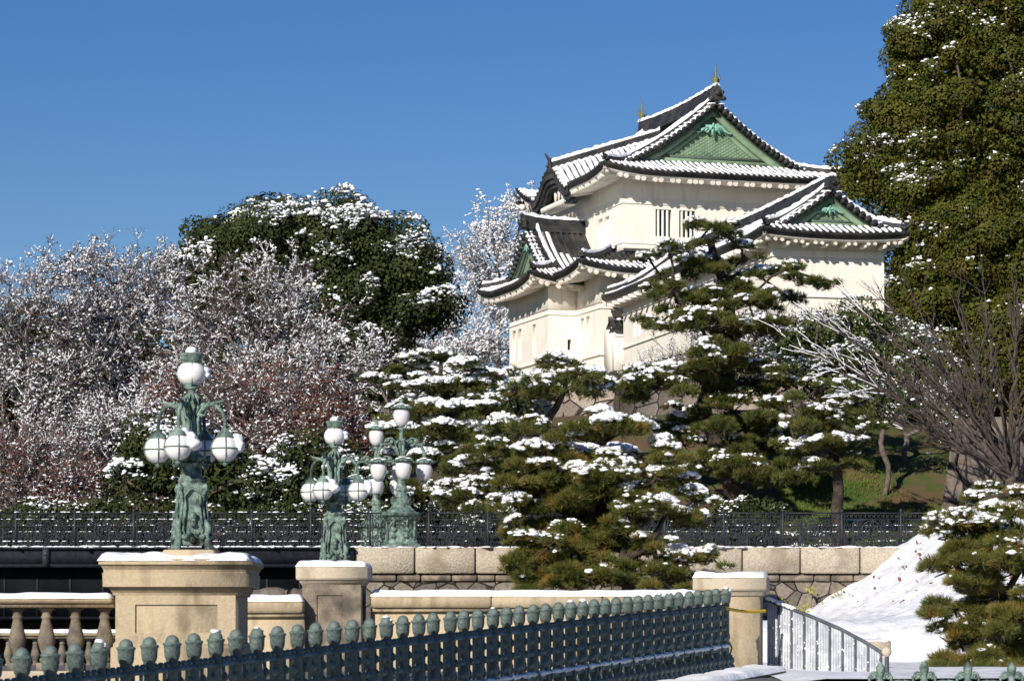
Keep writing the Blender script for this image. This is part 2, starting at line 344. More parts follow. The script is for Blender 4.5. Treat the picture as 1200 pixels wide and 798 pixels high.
# ------------------------------------------------------------------ roof builder
class Roof:
    """collects the pieces of one tiled roof under snow in a local frame"""
    def __init__(s): s.tile = MB(); s.snow = MB(); s.soffit = MB(); s.raft = MB(); s.rr = .13; s.orn = []
def prof(t, H, c=.5): return H*((1-c)*t+c*t*t)
def roof_face(R, side, w0, w1, rng, edge, Z, over, spacing=.32, thick=.17, eave=True, snowf=None, K=9, seed=0, kara=False, full=False):
    """side 'u-','u+','v-','v+': edge = coordinate of the eave line; s grows inward; rng(w)->(s0,s1)"""
    sg = 1 if side[1] == '-' else -1
    def pl(w, s):
        return (edge+sg*s, w) if side[0] == 'u' else (w, edge+sg*s)
    n = max(2, int(round((w1-w0)/spacing))); ws = np.linspace(w0, w1, n+1)
    rg = np.random.default_rng(seed+int(abs(edge)*10)); prev = None
    for i, wv in enumerate(ws):
        s0, s1 = rng(wv)
        if s1-s0 < .02: prev = None if s1-s0 < 0 else prev; s1 = s0+.02
        S = np.linspace(s0, s1, K)
        row = np.array([(*pl(wv, q), Z(*pl(wv, q))) for q in S])
        if s1-s0 > .15 and 0 < i < n:
            rr = row.copy(); rr[:, 2] += .035; R.tile.tube(rr, .075, 6, cap=False)
            if s0 < .01 and eave:
                e0 = np.array([*pl(wv, -.07), Z(*pl(wv, 0))+.005]); e1 = np.array([*pl(wv, .03), Z(*pl(wv, 0))+.03])
                R.tile.tube([e0, e1], .088, 8)
        if prev is not None:
            pw, prow, ps = prev
            R.tile.grid([prow, row])
            f = 1 if snowf is None else snowf(.5*(wv+pw))
            if f > 0 and min(s1-s0, ps[1]-ps[0]) > .12:
                sa = .0; sb = 1.
                if f < 1: sb = f*rg.uniform(.75, 1.1); sb = min(sb, 1)
                if rg.uniform() < .08: sa = rg.uniform(.0, .12)
                tt = np.linspace(sa, sb, K+3)
                def at(rw, q): 
                    k = q*(K-1); k0 = np.minimum(k.astype(int), K-2); fr = (k-k0)[:, None]; return rw[k0]*(1-fr)+rw[k0+1]*fr
                A, B = at(prow, tt), at(row, tt)
                th = .12+.03*rg.uniform(-1, 1, len(tt)); th[0] *= .55; th[-1] *= .5
                cols = []; fl = .07 if full else 0; th = th*(1.15 if full else 1)
                jl, jr = .05+.06*rg.uniform(-.6, 1, len(tt))-fl, .92+.06*rg.uniform(-1, .6, len(tt))+fl*.5
                for q, h in ((jl, -.02), (jl+.12, .8), (np.full(len(tt), .5), 1.12), (jr-.1, .8), (jr, -.02)):
                    pp = A*(1-q[:, None])+B*q[:, None]; pp[:, 2] += th*h+.02; cols.append(pp)
                R.snow.grid(np.array(cols))
                R.snow.add([c[0] for c in cols], [(4, 3, 2), (4, 2, 1), (4, 1, 0)])
            if eave and s0 < .01:
                pa, pb = prow[0], row[0]
                d = lambda p, s_, dz: np.array([p[0]+(sg*s_ if side[0] == 'u' else 0), p[1]+(sg*s_ if side[0] == 'v' else 0), p[2]+dz])
                R.tile.grid([[d(pa, -.03, .03), d(pb, -.03, .03)], [d(pa, -.03, -.12), d(pb, -.03, -.12)], [d(pa, .04, -.13), d(pb, .04, -.13)], [d(pa, .04, -.24), d(pb, .04, -.24)], [d(pa, .12, -.25), d(pb, .12, -.25)]])
                R.soffit.grid([[d(pa, .10, -.20), d(pb, .10, -.20)], [d(pa, .10, -.18-thick*.8), d(pb, .10, -.18-thick*.8)], [d(pa, .3, -.20-thick), d(pb, .3, -.20-thick)]])
                o0, o1 = min(over, ps[1]), min(over, s1)
                za = Z(*pl(pw, o0))-.5*(o0/over); zb = Z(*pl(wv, o1))-.5*(o1/over)
                qa = np.array([*pl(pw, o0), min(za, pa[2]-.12+.15*o0)]); qb = np.array([*pl(wv, o1), min(zb, pb[2]-.12+.15*o1)])
                R.soffit.grid([[d(pa, .3, -.20-thick), d(pb, .3, -.20-thick)], [qa-[0, 0, .1], qb-[0, 0, .1]]])
        if eave and s0 < .01 and min(over, s1) > .45 and not kara and int(wv/.47+50) != int((wv-(ws[1]-ws[0]))/.47+50):
            o1 = min(over, s1); ws2 = wv
            a = np.array([*pl(ws2, .14), Z(*pl(ws2, 0))-.16-thick-.10]); b = np.array([*pl(ws2, o1), Z(*pl(ws2, 0))-.12-thick+.12*o1-.06])
            R.raft.tube([a, b], R.rr, 10)
        prev = (wv, row, (s0, s1))
def ridge(R, pts, wd=.3, h=.5, snow=True, end=None, layers=4, dirt=0, sn=.9):
    """stack of ridge tiles along a 3D polyline, snow along the top"""
    pts = np.asarray(pts, float)
    t = np.gradient(pts, axis=0); nrm = np.stack([-t[:, 1], t[:, 0], 0*t[:, 0]], -1); nrm /= np.linalg.norm(nrm, axis=1)[:, None]
    for k in range(layers):
        w2 = wd*.5*(1-.08*k)+(.02 if k % 2 else 0); z0, z1 = h*k/layers-.05*(k == 0), h*(k+1)/layers
        cols = [pts+nrm*w2+[0, 0, z0], pts+nrm*w2+[0, 0, z1], pts-nrm*w2+[0, 0, z1], pts-nrm*w2+[0, 0, z0]]
        R.tile.grid(np.array(cols)); 
        for q in (0, -1): R.tile.add([c[q] for c in cols], [(0, 1, 2, 3)])
    R.tile.tube(pts+[0, 0, h+.02], wd*.36, 8)
    if snow:
        # resample finely and let the snow cap vary
        L = np.concatenate([[0], np.cumsum(np.linalg.norm(np.diff(pts, axis=0), axis=1))]); n = max(4, int(L[-1]/.16)); q = np.linspace(0, L[-1], n)
        p = np.stack([np.interp(q, L, pts[:, i]) for i in range(3)], -1); nn = np.stack([np.interp(q, L, nrm[:, i]) for i in range(3)], -1)
        rr = wd*.44*(1+.25*(RG.uniform(-1, 1, n))); hh = .10+.05*RG.uniform(-1, 1, n)
        cols = [p+nn*(rr*a)[:, None]+np.stack([0*q, 0*q, h+wd*.12+(hh+wd*.15)*b], -1) for a, b in ((1, -.1), (.75, .8), (0, 1.15), (-.75, .8), (-1, -.1))]
        R.snow.grid(np.array(cols))
        for k_ in (0, -1): R.snow.add([c[k_] for c in cols], [(0, 1, 2, 3), (0, 3, 4, 0)] if False else [(0, 1, 2), (0, 2, 3), (0, 3, 4)])
def demon_tile(lst, c, d, s=1.):
    """ridge end ornament: round faced crest tile with side scrolls, c = centre, d = outward plan direction"""
    mb = MB(); lst.append(mb)
    d = np.array([d[0], d[1], 0.]); d /= np.linalg.norm(d); n = np.array([-d[1], d[0], 0]); c = np.array(c, float)
    out = [(-.34, -.3), (-.38, 0), (-.26, .28), (-.1, .5), (0, .58), (.1, .5), (.26, .28), (.38, 0), (.34, -.3), (0, -.38)]
    A = [c+n*x*s+np.array([0, 0, z*s])-d*.08*s for x, z in out]; B = [c+n*x*s*.85+np.array([0, 0, z*s*.9])+d*.1*s for x, z in out]
    mb.add(A+B, [(i, (i+1) % 10, 10+(i+1) % 10, 10+i) for i in range(10)]); mb.add(B, [tuple(range(10))])
    mb.blobs([c+d*.12*s+[0, 0, .05*s]], .17*s, (1, 1, 1), ICO1, .1)
    for q in (-1, 1): mb.blobs([c+n*q*.36*s+[0, 0, -.22*s], c+n*q*.3*s+[0, 0, .12*s]], [.14*s, .1*s], (1, 1, 1), ICO1, .1)
def wall(mb, p0, p1, z0, z1, op=(), flare=0.):
    """plaster wall from p0 to p1 (outward = right of the direction), op = (s0,s1,za,zb,depth)"""
    p0, p1 = np.array(p0, float), np.array(p1, float); L = np.linalg.norm(p1-p0); d = (p1-p0)/L; nr = np.array([d[1], -d[0]])
    X = sorted({0, L, *[o[0] for o in op], *[o[1] for o in op]}); Zs = sorted({z0, z1, *[o[2] for o in op], *[o[3] for o in op]})
    pt = lambda s_, z, dep=0: (*(p0+d*s_-nr*dep), z)
    for a, b in zip(X[:-1], X[1:]):
        for c, e in zip(Zs[:-1], Zs[1:]):
            if any(o[0] <= a and b <= o[1] and o[2] <= c and e <= o[3] for o in op): continue
            mb.add([pt(a, c), pt(b, c), pt(b, e), pt(a, e)], [(0, 1, 2, 3)])
    for a, b, c, e, dep in op:
        mb.add([pt(a, c), pt(b, c), pt(b, e), pt(a, e), pt(a, c, dep), pt(b, c, dep), pt(b, e, dep), pt(a, e, dep)],
               [(0, 4, 5, 1), (1, 5, 6, 2), (2, 6, 7, 3), (3, 7, 4, 0)])
    return d, nr, pt
def windows(root, pt, op, bars=0, dark=True):
    for a, b, c, e, dep in op:
        wo = MB().add([pt(a, c, dep-.004), pt(b, c, dep-.004), pt(b, e, dep-.004), pt(a, e, dep-.004)], [(0, 1, 2, 3)]).build('window', M['dark'] if dark else M['plaster'], root)
        if bars:
            bb = MB(); wd = (b-a)/(2*bars+1)
            for k in range(bars):
                x = a+wd*(2*k+1)-.0
                q = [pt(x, c, .05), pt(x+wd*.95, c, .05), pt(x+wd*.95, c, .05+wd*.8), pt(x, c, .05+wd*.8)]
                q2 = [(p[0], p[1], e) for p in q]
                bb.add(q+q2, [(0, 1, 5, 4), (1, 2, 6, 5), (2, 3, 7, 6), (3, 0, 4, 7)])
            bb.build('window_bar', M['plaster'], wo)
def band(mb, pts, z0, z1, out):
    """projecting horizontal band round a polyline of wall corners (outward = right side)"""
    pts = [np.array(p, float) for p in pts]
    N = []
    for a, b in zip(pts[:-1], pts[1:]):
        d = (b-a)/np.linalg.norm(b-a); N.append(np.array([d[1], -d[0]]))
    off = [pts[0]+N[0]*out]
    for i in range(1, len(pts)-1):
        b_ = N[i-1]+N[i]; off.append(pts[i]+b_*out/(1+N[i-1]@N[i]))
    off.append(pts[-1]+N[-1]*out)
    for i in range(len(pts)-1):
        a, b, c, e = off[i], off[i+1], pts[i], pts[i+1]
        mb.grid([[(*c, z1), (*e, z1)], [(*a, z1-.01), (*b, z1-.01)], [(*a, z0), (*b, z0)], [(*c, z0), (*e, z0)]])
def irimoya(R, u0, u1, v0, v1, ze, H, sg, over, lift=.35, gov=.5, back=True, c=.5, spacing=.32, extra=None, faces='lrf', snowf={}, vback=None, kara=False, front_s=-1, rh=.5):
    """ridge along v; the gable looks towards v- ; sg = setback of the gable from the eave"""
    uc, Eu = .5*(u0+u1), .5*(u1-u0)
    def Z(u, v):
        su = Eu-abs(u-uc); sv = v-v0
        s = min(su, sv) if sv < sg+1e-6 else su
        if back: sv2 = v1-v; s = min(s, sv2) if sv2 < sg+1e-6 else s
        s = max(s, 0)
        dc = math.hypot(max(Eu-abs(u-uc), 0), max(min(v-v0, (v1-v) if back else 99), 0))
        z = ze+prof(s/Eu, H, c)+lift*max(0, 1-dc/3.2)**2
        if extra: z += extra(u, v)
        return z
    vg = v0+sg; vr = vg-gov; vgb = v1-sg; vrb = vgb+gov
    top = v1 if not back else vgb
    for side, edge in (('u-', u0), ('u+', u1)):
        if ('l' if side == 'u-' else 'r') not in faces: continue
        def rng(wv):
            lim = Eu
            if wv < vg: lim = min(lim, wv-v0)
            if back and wv > vgb: lim = min(lim, v1-wv)
            return 0, lim
        roof_face(R, side, v0, v1, rng, edge, Z, over, spacing, snowf=snowf.get(side), seed=3)
        Zo = lambda u, v: ze+prof((Eu-abs(u-uc))/Eu, H, c)
        roof_face(R, side, vr, vg, lambda w_: (sg*.9, Eu), edge, Zo, over, spacing, eave=False, seed=4, snowf=snowf.get(side))
        if back: roof_face(R, side, vgb, vrb, lambda w_: (sg*.9, Eu), edge, Zo, over, spacing, eave=False, seed=5)
    def Zs(u, v):
        s = max(0, min(Eu-abs(u-uc), min(v-v0, v1-v))); dc = math.hypot(max(Eu-abs(u-uc), 0), max(min(v-v0, v1-v), 0))
        return ze+prof(s/Eu, H, c)+lift*max(0, 1-dc/3.2)**2
    roof_face(R, 'v-', u0, u1, lambda w_: (0, min(sg+.05, Eu-abs(w_-uc))), v0, Zs, over, spacing, seed=6, snowf=snowf.get('v-'))
    if back: roof_face(R, 'v+', u0, u1, lambda w_: (0, min(sg+.05, Eu-abs(w_-uc))), v1, Zs, over, spacing, seed=7)
    # ridges
    zt = ze+H
    ve = vrb if back else v1
    vs = np.linspace(vr, ve, 14)
    ridge(R, [(uc, v, zt+.18*((v-.5*(vr+ve))/(.5*(ve-vr)))**2*(1 if v < .5*(vr+ve) or back else 0)) for v in vs], .36, rh, layers=5)
    demon_tile(R.orn, (uc, vr-.05, zt+rh*.6), (0, -1), .3+1.05*rh)
    Zo = lambda u: ze+prof((Eu-abs(u-uc))/Eu, H, c)
    for q in (-1, 1):
        # descending ridges over the gable edge, rows of verge tiles, hip ridges
        us = np.linspace(.15, Eu-sg*.95, 9)
        ridge(R, [(uc+q*x, vr+.72, Zo(uc+q*x)+.06) for x in us], .24, .27, layers=3)
        demon_tile(R.orn, (uc+q*(Eu-sg*.9), vr+.72, Zo(uc+q*(Eu-sg*.9))+.28), (q, 0), .5)
        if back: ridge(R, [(uc+q*x, vrb-.72, Zo(uc+q*x)+.06) for x in us], .24, .27, layers=3)
        nv = int((Eu-sg*.7)/.27)
        for k in range(nv):
            x = .12+(Eu-sg*.8)*(k+.5)/nv; z = Zo(uc+q*x)
            R.tile.tube([(uc+q*x, vr-.1, z+.02), (uc+q*x, vr+.62, z+.09)], .085, 7)
            R.tile.box(uc+q*x-.13, uc+q*x+.13, vr-.04, vr+.6, z-.12, z+.03)
            if RG.uniform() < .95:
                R.snow.blobs([(uc+q*x-.02, vr+.1, z+.12), (uc+q*x, vr+.35, z+.14)], [.13, .13], (.75, 1.5, .42), ICO1, .08, seed=k)
        ue = uc+q*Eu
        hp = [(ue-q*s, v0+s, Z(ue-q*s, v0+s)+.04) for s in np.linspace(.25, sg, 7)]
        ridge(R, hp, .22, .26, layers=3)
        tip = np.array([ue-q*.12, v0+.12, Z(ue, v0)+.12])
        R.tile.tube([(ue-q*.55, v0+.55, Z(ue-q*.5, v0+.5)+.22), tip+[0, 0, .06], tip+[q*.16, -.16, .22], tip+[q*.2, -.2, .42]], [.1, .1, .075, .03], 6)
        demon_tile(R.orn, tip+[0, 0, .1], (q, -1), .36)
        R.raft.box(ue-q*.30-.13, ue-q*.30+.13, v0+.16, v0+.46, Z(ue, v0)-.52, Z(ue, v0)-.22)
        if back:
            hp = [(ue-q*s, v1-s, Z(ue-q*s, v1-s)+.04) for s in np.linspace(.25, sg, 7)]
            ridge(R, hp, .22, .26, layers=3)
            tip = np.array([ue-q*.12, v1-.12, Z(ue, v1)+.12])
            R.tile.tube([(ue-q*.55, v1-.55, Z(ue-q*.5, v1-.5)+.22), tip+[0, 0, .06], tip+[q*.16, .16, .22], tip+[q*.2, .2, .42]], [.1, .1, .075, .03], 6)
            R.raft.box(ue-q*.30-.13, ue-q*.30+.13, v1-.46, v1-.16, Z(ue, v1)-.52, Z(ue, v1)-.22)
    return Z, dict(uc=uc, Eu=Eu, vg=vg, vr=vr, zt=zt, Zo=Zo, sg=sg, ze=ze)
def gable(root, info, side_board=.38, k=1., bm='copper'):
    """copper clad gable: lattice field, sweeping bargeboards, pendant, sill"""
    uc, Eu, vg, vr, Zo, sg = info['uc'], info['Eu'], info['vg'], info['vr'], info['Zo'], info['sg']
    xe = Eu-sg; zb = Zo(uc+xe)
    field, brd, lat, dark, pend = MB(), MB(), MB(), MB(), MB()
    xs_ = np.linspace(-xe, xe, 25)
    tops = [(uc+x, vg, Zo(uc+x)-.12) for x in xs_]; bots = [(uc+x, vg, zb-.1) for x in xs_]
    field.grid([bots, tops])
    # diamond lattice, clipped to the opening
    h = info['zt']-zb
    for s_ in (-1, 1):
        for q in np.arange(-2*xe, 2*xe, .30*k):
            pts = []
            for t in np.linspace(0, 1, 30):
                x = q+s_*t*h*1.7; z = zb+.25+t*h
                if abs(x) < xe-.9*k and z < Zo(uc+x)-.75*k: pts.append((uc+x, vg-.015, z))
            if len(pts) > 1: lat.tube([pts[0], pts[-1]], .022, 4, cap=False)
    for q in (-1, 1):
        for wd0, wd1, dv, mb in ((.14, .14+side_board, -.18, brd), (.14+side_board+.02, .14+side_board*1.75, -.10, brd), (-.02, .14, -.26, dark)):
            xx = np.linspace(0, xe+(.25 if dv < -.15 else -.1), 14)
            zz_ = [Zo(uc+x)-.08 for x in xx]
            A = [(uc+q*x, vg+dv, z-wd0*1.15) for x, z in zip(xx, zz_)]; B = [(uc+q*x, vg+dv, z-wd1*1.15) for x, z in zip(xx, zz_)]
            A2 = [(a, b+.08, c) for a, b, c in A]; B2 = [(a, b+.08, c) for a, b, c in B]
            mb.grid([A2, A, B, B2, A2])
    brd.box(uc-xe+.1, uc+xe-.1, vg-.16, vg+.02, zb+.02, zb+.22*k)
    dark.box(uc-xe+.9*k, uc+xe-.9*k, vg-.12, vg+.0, zb+.24*k, zb+.40*k)
    dark.box(uc-xe-.1, uc+xe+.1, vg-.22, vg+.0, zb-.10, zb-.0)
    # soffit of verge
    zt = info['zt']
    for q in (-1, 1):
        xx = np.linspace(0, xe+.2, 10)
        dark.grid([[(uc+q*x, vr, Zo(uc+q*x)-.05) for x in xx], [(uc+q*x, vg, Zo(uc+q*x)-.05) for x in xx]])
    f = field.build('gable_field', M['copper'], root); lat.build('lattice', M['copper_bright'] if False else M['copper'], f)
    brd.build('bargeboard', M[bm], root); dark.build('gable_trim', M['dark_copper'], root)
    c = np.array([uc, vg-.24, zt-1.12*k-.15])
    pend.blobs([c+[0, 0, -.28*k]], [.24*k], (1, .3, 1.1), ICO1, .05)
    pend.blobs([c+[0, 0, .05*k], c+[-.22*k, 0, -.02], c+[.22*k, 0, -.02]], [.22*k, .2*k, .2*k], (1, .35, .9), ICO1, .1)
    for q in (-1, 1):
        pend.tube([c+[q*.15*k, 0, 0], c+[q*.45*k, 0, .03*k], c+[q*.62*k, 0, -.14*k], c+[q*.85*k, 0, -.28*k], c+[q*1.05*k, 0, -.26*k]], [.12*k, .1*k, .09*k, .06*k, .02], 6)
        pend.tube([c+[q*.3*k, 0, .0*k], c+[q*.48*k, 0, -.2*k], c+[q*.36*k, 0, -.3*k], c+[q*.28*k, 0, -.2*k]], .06*k, 6)
    pend.tube([c+[.13*k*math.cos(t), -.08, .05*k+.13*k*math.sin(t)] for t in np.linspace(0, 2*math.pi, 12)], .035*k, 5)
    pend.build('gable_pendant', M['copper_bright'], root, True)
def finish(R, root, orn='ridge_end_tile'):
    rf = R.tile.build('roof', M['tile'], root); R.snow.build('snow', M['snow'], rf, True)
    for o_ in R.orn: o_.build(orn, M['tile'], rf, True)
    R.soffit.build('eave_soffit', M['plaster'], root); R.raft.build('rafter', M['plaster'], root)
    return rf
def spire(root, c, s=1.):
    m = MB(); c = np.array(c, float)
    m.lathe(np.array([(0.0, 0), (.16, 0), (.2, .12), (.1, .2), (.16, .34), (.18, .42), (.07, .55), (.06, .9), (.012, 1.35), (0, 1.4)])*s, c, 8)
    for q in (-1, 1): m.tube([c+[q*.1*s, 0, .25*s], c+[q*.26*s, 0, .5*s], c+[q*.2*s, 0, .72*s]], [.06*s, .04*s, .01], 5)
    m.tube([c+[0, 0, .3*s], c+[0, .3*s, .55*s], c+[0, .25*s, .8*s]], [.08*s, .05*s, .01], 5)
    m.build('roof_finial', M['finial'], root)
# ------------------------------------------------------------------ castle turret
BZ = 13.0
T = thing('castle_turret', 'white two-storey castle turret with green gable and snowy grey tiled roofs, on the hilltop', 'castle turret', (5.74, 150, E+BZ), rad(18.36))
R1 = Roof()
A0, A1, B0, B1 = -1.65, 12.05, -1.65, 12.6
ZE = 24.28-BZ; KC = 6.9
def ksw(v): x = abs(v-KC); return 1.12/(1+(x/1.4)**4)-.2*math.exp(-((x-2.7)/.8)**2)
def kara(u, v):          # the rounded swell of the left eave, carried up the slope as a dormer
    s = u-A0
    if s > 6.85: return 0.
    main = prof(s/6.85, 4.05, .52); return max(.33*s+ksw(v)-main, 0) if s > .5 else ksw(v)*(1 if abs(v-KC) < 3 else 0)
Z1, info1 = irimoya(R1, A0, A1, B0, B1, ZE, 4.05, 2.25, 1.55, .36, .7, True, .52, faces='r', rh=.62)
Z1m = Z1
def Z1(u, v): return Z1m(u, v)+(kara(u, v) if 1.5 < v < 10.4 else 0)+(.75*((v-9.0)/(B1-9.0))**1.6*max(0, 1-(u-A0)/3.5) if v > 9.0 else 0)
_vg = info1['vg']; _vb = B1-2.25
def rng_(wv):
    lim = 6.85
    if wv < _vg: lim = min(lim, wv-B0)
    if wv > _vb: lim = min(lim, B1-wv)
    return 0, lim
roof_face(R1, 'u-', B0, KC-2.5, rng_, A0, Z1, 1.55, seed=3, full=True); roof_face(R1, 'u-', KC+2.5, B1, rng_, A0, Z1, 1.55, seed=3)
roof_face(R1, 'u-', KC-2.5, KC+2.5, lambda w_: (0, .4), A0, Z1, 1.55, seed=3, kara=True)
Zo1 = info1['Zo']
for a_, b_ in ((_vg-.7, _vg), (_vb, _vb+.7)): roof_face(R1, 'u-', a_, b_, lambda w_: (2.0, 6.85), A0, lambda u, v: Zo1(u), 1.5, eave=False, seed=4)
Zd = lambda u, v: ZE+.33*(u-A0)+ksw(v)+.02
roof_face(R1, 'v-', A0+.15, 4.9, lambda w_: (KC-2.9, KC), 0, Zd, 1.5, eave=False, seed=21, full=True)
roof_face(R1, 'v+', A0+.15, 4.9, lambda w_: (KC-2.9, KC), 2*KC, Zd, 1.5, eave=False, seed=22)
ridge(R1, [(u, KC, Zd(u, KC)+.02) for u in np.linspace(A0+.1, 4.7, 10)], .3, .42, layers=4)
demon_tile(R1.orn, (A0+.0, KC, Zd(A0, KC)+.25), (-1, 0), .6)
R1.tile.tube([(A0+.3, KC, Zd(A0, KC)+.5), (A0+.0, KC, Zd(A0, KC)+.62), (A0-.25, KC, Zd(A0, KC)+.95)], [.12, .1, .03], 6)
gable(T, info1, .36, 1.0)
Zo = info1['Zo']; ur = info1['uc']
# swell: thick dark curved board and white panel
kb = MB(); kw = MB()
vv = np.linspace(KC-3.1, KC+3.1, 34)
for off, dz0, dz1 in ((-.02, -.04, -.40), (.10, -.38, -.66), (.24, -.64, -.86)):
    A = [(A0+off, v, Z1(A0, v)+dz0) for v in vv]; B = [(A0+off, v, Z1(A0, v)+dz1) for v in vv]
    kb.grid([A, B]); kb.grid([B, [(x+.3, y, z) for x, y, z in B]])
kb.build('curved_bargeboard', M['tile'], T)
vv2 = np.linspace(KC-1.5, KC+1.5, 14)
kw.grid([[(A0+.95, v, ZE-.42) for v in vv2], [(A0+.95, v, max(Z1(A0, v)-.45, ZE-.4)) for v in vv2]])
kw.grid([[(A0+.34, KC-1.9, ZE-.50), (A0+.34, KC+1.9, ZE-.50)], [(A0+.16, KC-1.9, ZE-.62), (A0+.16, KC+1.9, ZE-.62)], [(A0+.20, KC-1.9, ZE-.86), (A0+.20, KC+1.9, ZE-.86)], [(A0+.9, KC-1.9, ZE-.86), (A0+.9, KC+1.9, ZE-.86)]])
kw.build('swell_panel', M['plaster'], T)
sw = MB()
for q in (-.55, .0, .55): sw.box(A0+.5, A0+.62, KC+q-.1, KC+q+.1, ZE-.44, ZE+.42-abs(q)*.4)
sw.build('strut', M['plaster'], T)
finish(R1, T)
spire(T, (info1['uc'], info1['vr']+.15, info1['zt']+.80), .95)
spire(T, (info1['uc'], B1-2.2+.45, info1['zt']+.80), .95)
# upper storey walls
WU = MB(); zu0, zu1 = 20.2-BZ, 24.35-BZ
opR = [(1.8, 2.68, 21.18-BZ, 22.58-BZ, .22), (3.12, 4.0, 21.18-BZ, 22.58-BZ, .22), (6.75, 7.6, 21.18-BZ, 22.58-BZ, .22), (8.1, 8.95, 21.18-BZ, 22.58-BZ, .22)]
_, _, pt = wall(WU, (0, 0), (10.4, 0), zu0, zu1, opR); windows(T, pt, opR, 3)
opL = [(10.25-3.75, 10.25-3.05, 21.1-BZ, 22.45-BZ, .16), (10.25-2.75, 10.25-2.05, 21.1-BZ, 22.45-BZ, .16), (2.2, 2.9, 21.1-BZ, 22.45-BZ, .16)]
_, _, pt = wall(WU, (0, 10.25), (0, 0), zu0, zu1, opL); windows(T, pt, opL, 0, False)
wall(WU, (10.4, 0), (10.4, 10.25), zu0, zu1); wall(WU, (10.4, 10.25), (0, 10.25), zu0, zu1)
for z0, z1, o_ in ((22.80, 22.86, .05), (23.15, 24.3, .07), (20.35, 20.72, .10), (20.72, 20.76, .14)):
    band(WU, [(0, 10.25), (0, 0), (10.4, 0)], z0-BZ, z1-BZ, o_)
# lower storey walls and the projecting bay
zl1 = 19.35-BZ; c_ = [(-1.6, 11), (-1.6, 9.1), (-3.17, 9.1), (-3.17, 2.6), (-1.6, 2.6), (-1.6, -1.0), (11, -1.0)]
ops = {2: [(.55, 1.05, 15.25-BZ, 16.95-BZ, .16), (1.5, 2.0, 15.25-BZ, 16.95-BZ, .16), (3.9, 4.4, 15.25-BZ, 16.95-BZ, .16)],
       3: [(1.05, 1.25, 15.4-BZ, 15.95-BZ, .2)],
       4: [(.6, 1.05, 15.4-BZ, 17.0-BZ, .16), (1.45, 1.9, 15.4-BZ, 17.0-BZ, .16)]}
for i in range(len(c_)-1):
    _, _, pt = wall(WU, c_[i], c_[i+1], 14.75-BZ, zl1, ops.get(i, ()))
    if i in ops: windows(T, pt, ops[i], 0, i == 3)
for z0, z1, o_ in ((17.20, 17.26, .05), (17.5, 19.3, .05), (14.80, 14.9, .09)): band(WU, c_, z0-BZ, z1-BZ, o_)
def flare(mb, pts, z0, z1, out):
    pts = [np.array(p, float) for p in pts]; n = [np.array([(b-a)[1], -(b-a)[0]])/np.linalg.norm(b-a) for a, b in zip(pts[:-1], pts[1:])]
    off = [pts[0]+n[0]*out]+[pts[i]+(n[i-1]+n[i])*out/(1+n[i-1]@n[i]) for i in range(1, len(pts)-1)]+[pts[-1]+n[-1]*out]
    mid = [p+(o-p)*.35 for p, o in zip(pts, off)]
    zm = z0+.45*(z1-z0)
    for i in range(len(pts)-1): mb.grid([[(*pts[i], z1), (*pts[i+1], z1)], [(*mid[i], zm), (*mid[i+1], zm)], [(*off[i], z0), (*off[i+1], z0)]])
flare(WU, c_, 13.1-BZ, 14.75-BZ, .28)
WU.build('wall', M['plaster'], T)
# skirt roof of the lower storey
R2 = Roof(); r0, r1, q0, q1 = -3.3, 13, -2.55, 12.6; zs = 19.12-BZ
def Z2(u, v):
    s = max(0, min(u-r0, v-q0, r1-u if u > 10 else 99, q1-v if v > 10 else 99)); dc = math.hypot(max(u-r0, 0), max(v-q0, 0))
    return zs+prof(min(s/3.3, 1.2), 1.55, .35)+.38*max(0, 1-dc/3.)**2
roof_face(R2, 'v-', r0, r1, lambda w_: (0, min(2.55, w_-r0)), q0, Z2, 1.5, seed=11, snowf=lambda w_: .55 if w_ < 0.5 else (.75 if w_ < 3 else .9))
roof_face(R2, 'u-', q0, q1, lambda w_: (0, min(3.3, w_-q0, q1-w_)), r0, Z2, 1.6, seed=12)
hp = [(r0+s, q0+s, Z2(r0+s, q0+s)+.04) for s in np.linspace(.2, 2.6, 9)]
ridge(R2, hp, .24, .3, layers=3); demon_tile(R2.orn, (r0+.1, q0+.1, Z2(r0, q0)+.25), (-1, -1), .4)
R2.tile.box(-.02+.0, 10.4, -.22, .03, 20.28-BZ, 20.46-BZ)
R2.raft.box(r0+.16, r0+.46, q0+.16, q0+.46, Z2(r0, q0)-.52, Z2(r0, q0)-.2)
finish(R2, T)
# gabled bay roof; its ridge runs along local x so it is built in a turned frame and turned back
R3 = Roof()
Z3, info3 = irimoya(R3, 1.3, 10.4, -4.6, .2, 18.88-BZ, 3.15, 1.6, 1.4, .45, .45, False, .5, spacing=.31, rh=.62,
                    snowf={'u-': lambda w_: 1. if w_ < -2.0 else (.7 if w_ < -1.2 else -1)})
# frame of irimoya: u = local y (mirrored), v = local x ; keep handedness by u -> 11.7-u
def turn(mb):
    mb.V = [np.stack([v[:, 1], v[:, 0], v[:, 2]], -1) for v in mb.V]
    mb.F = [f[:, ::-1] for f in mb.F]; return mb
for mb in (R3.tile, R3.snow, R3.soffit, R3.raft, *R3.orn): turn(mb)
finish(R3, T)
_b = MB.build
def _tb(s, *a, **k): turn(s); return _b(s, *a, **k)
MB.build = _tb; gable(T, info3, .3, .62, 'dark_copper'); MB.build = _b
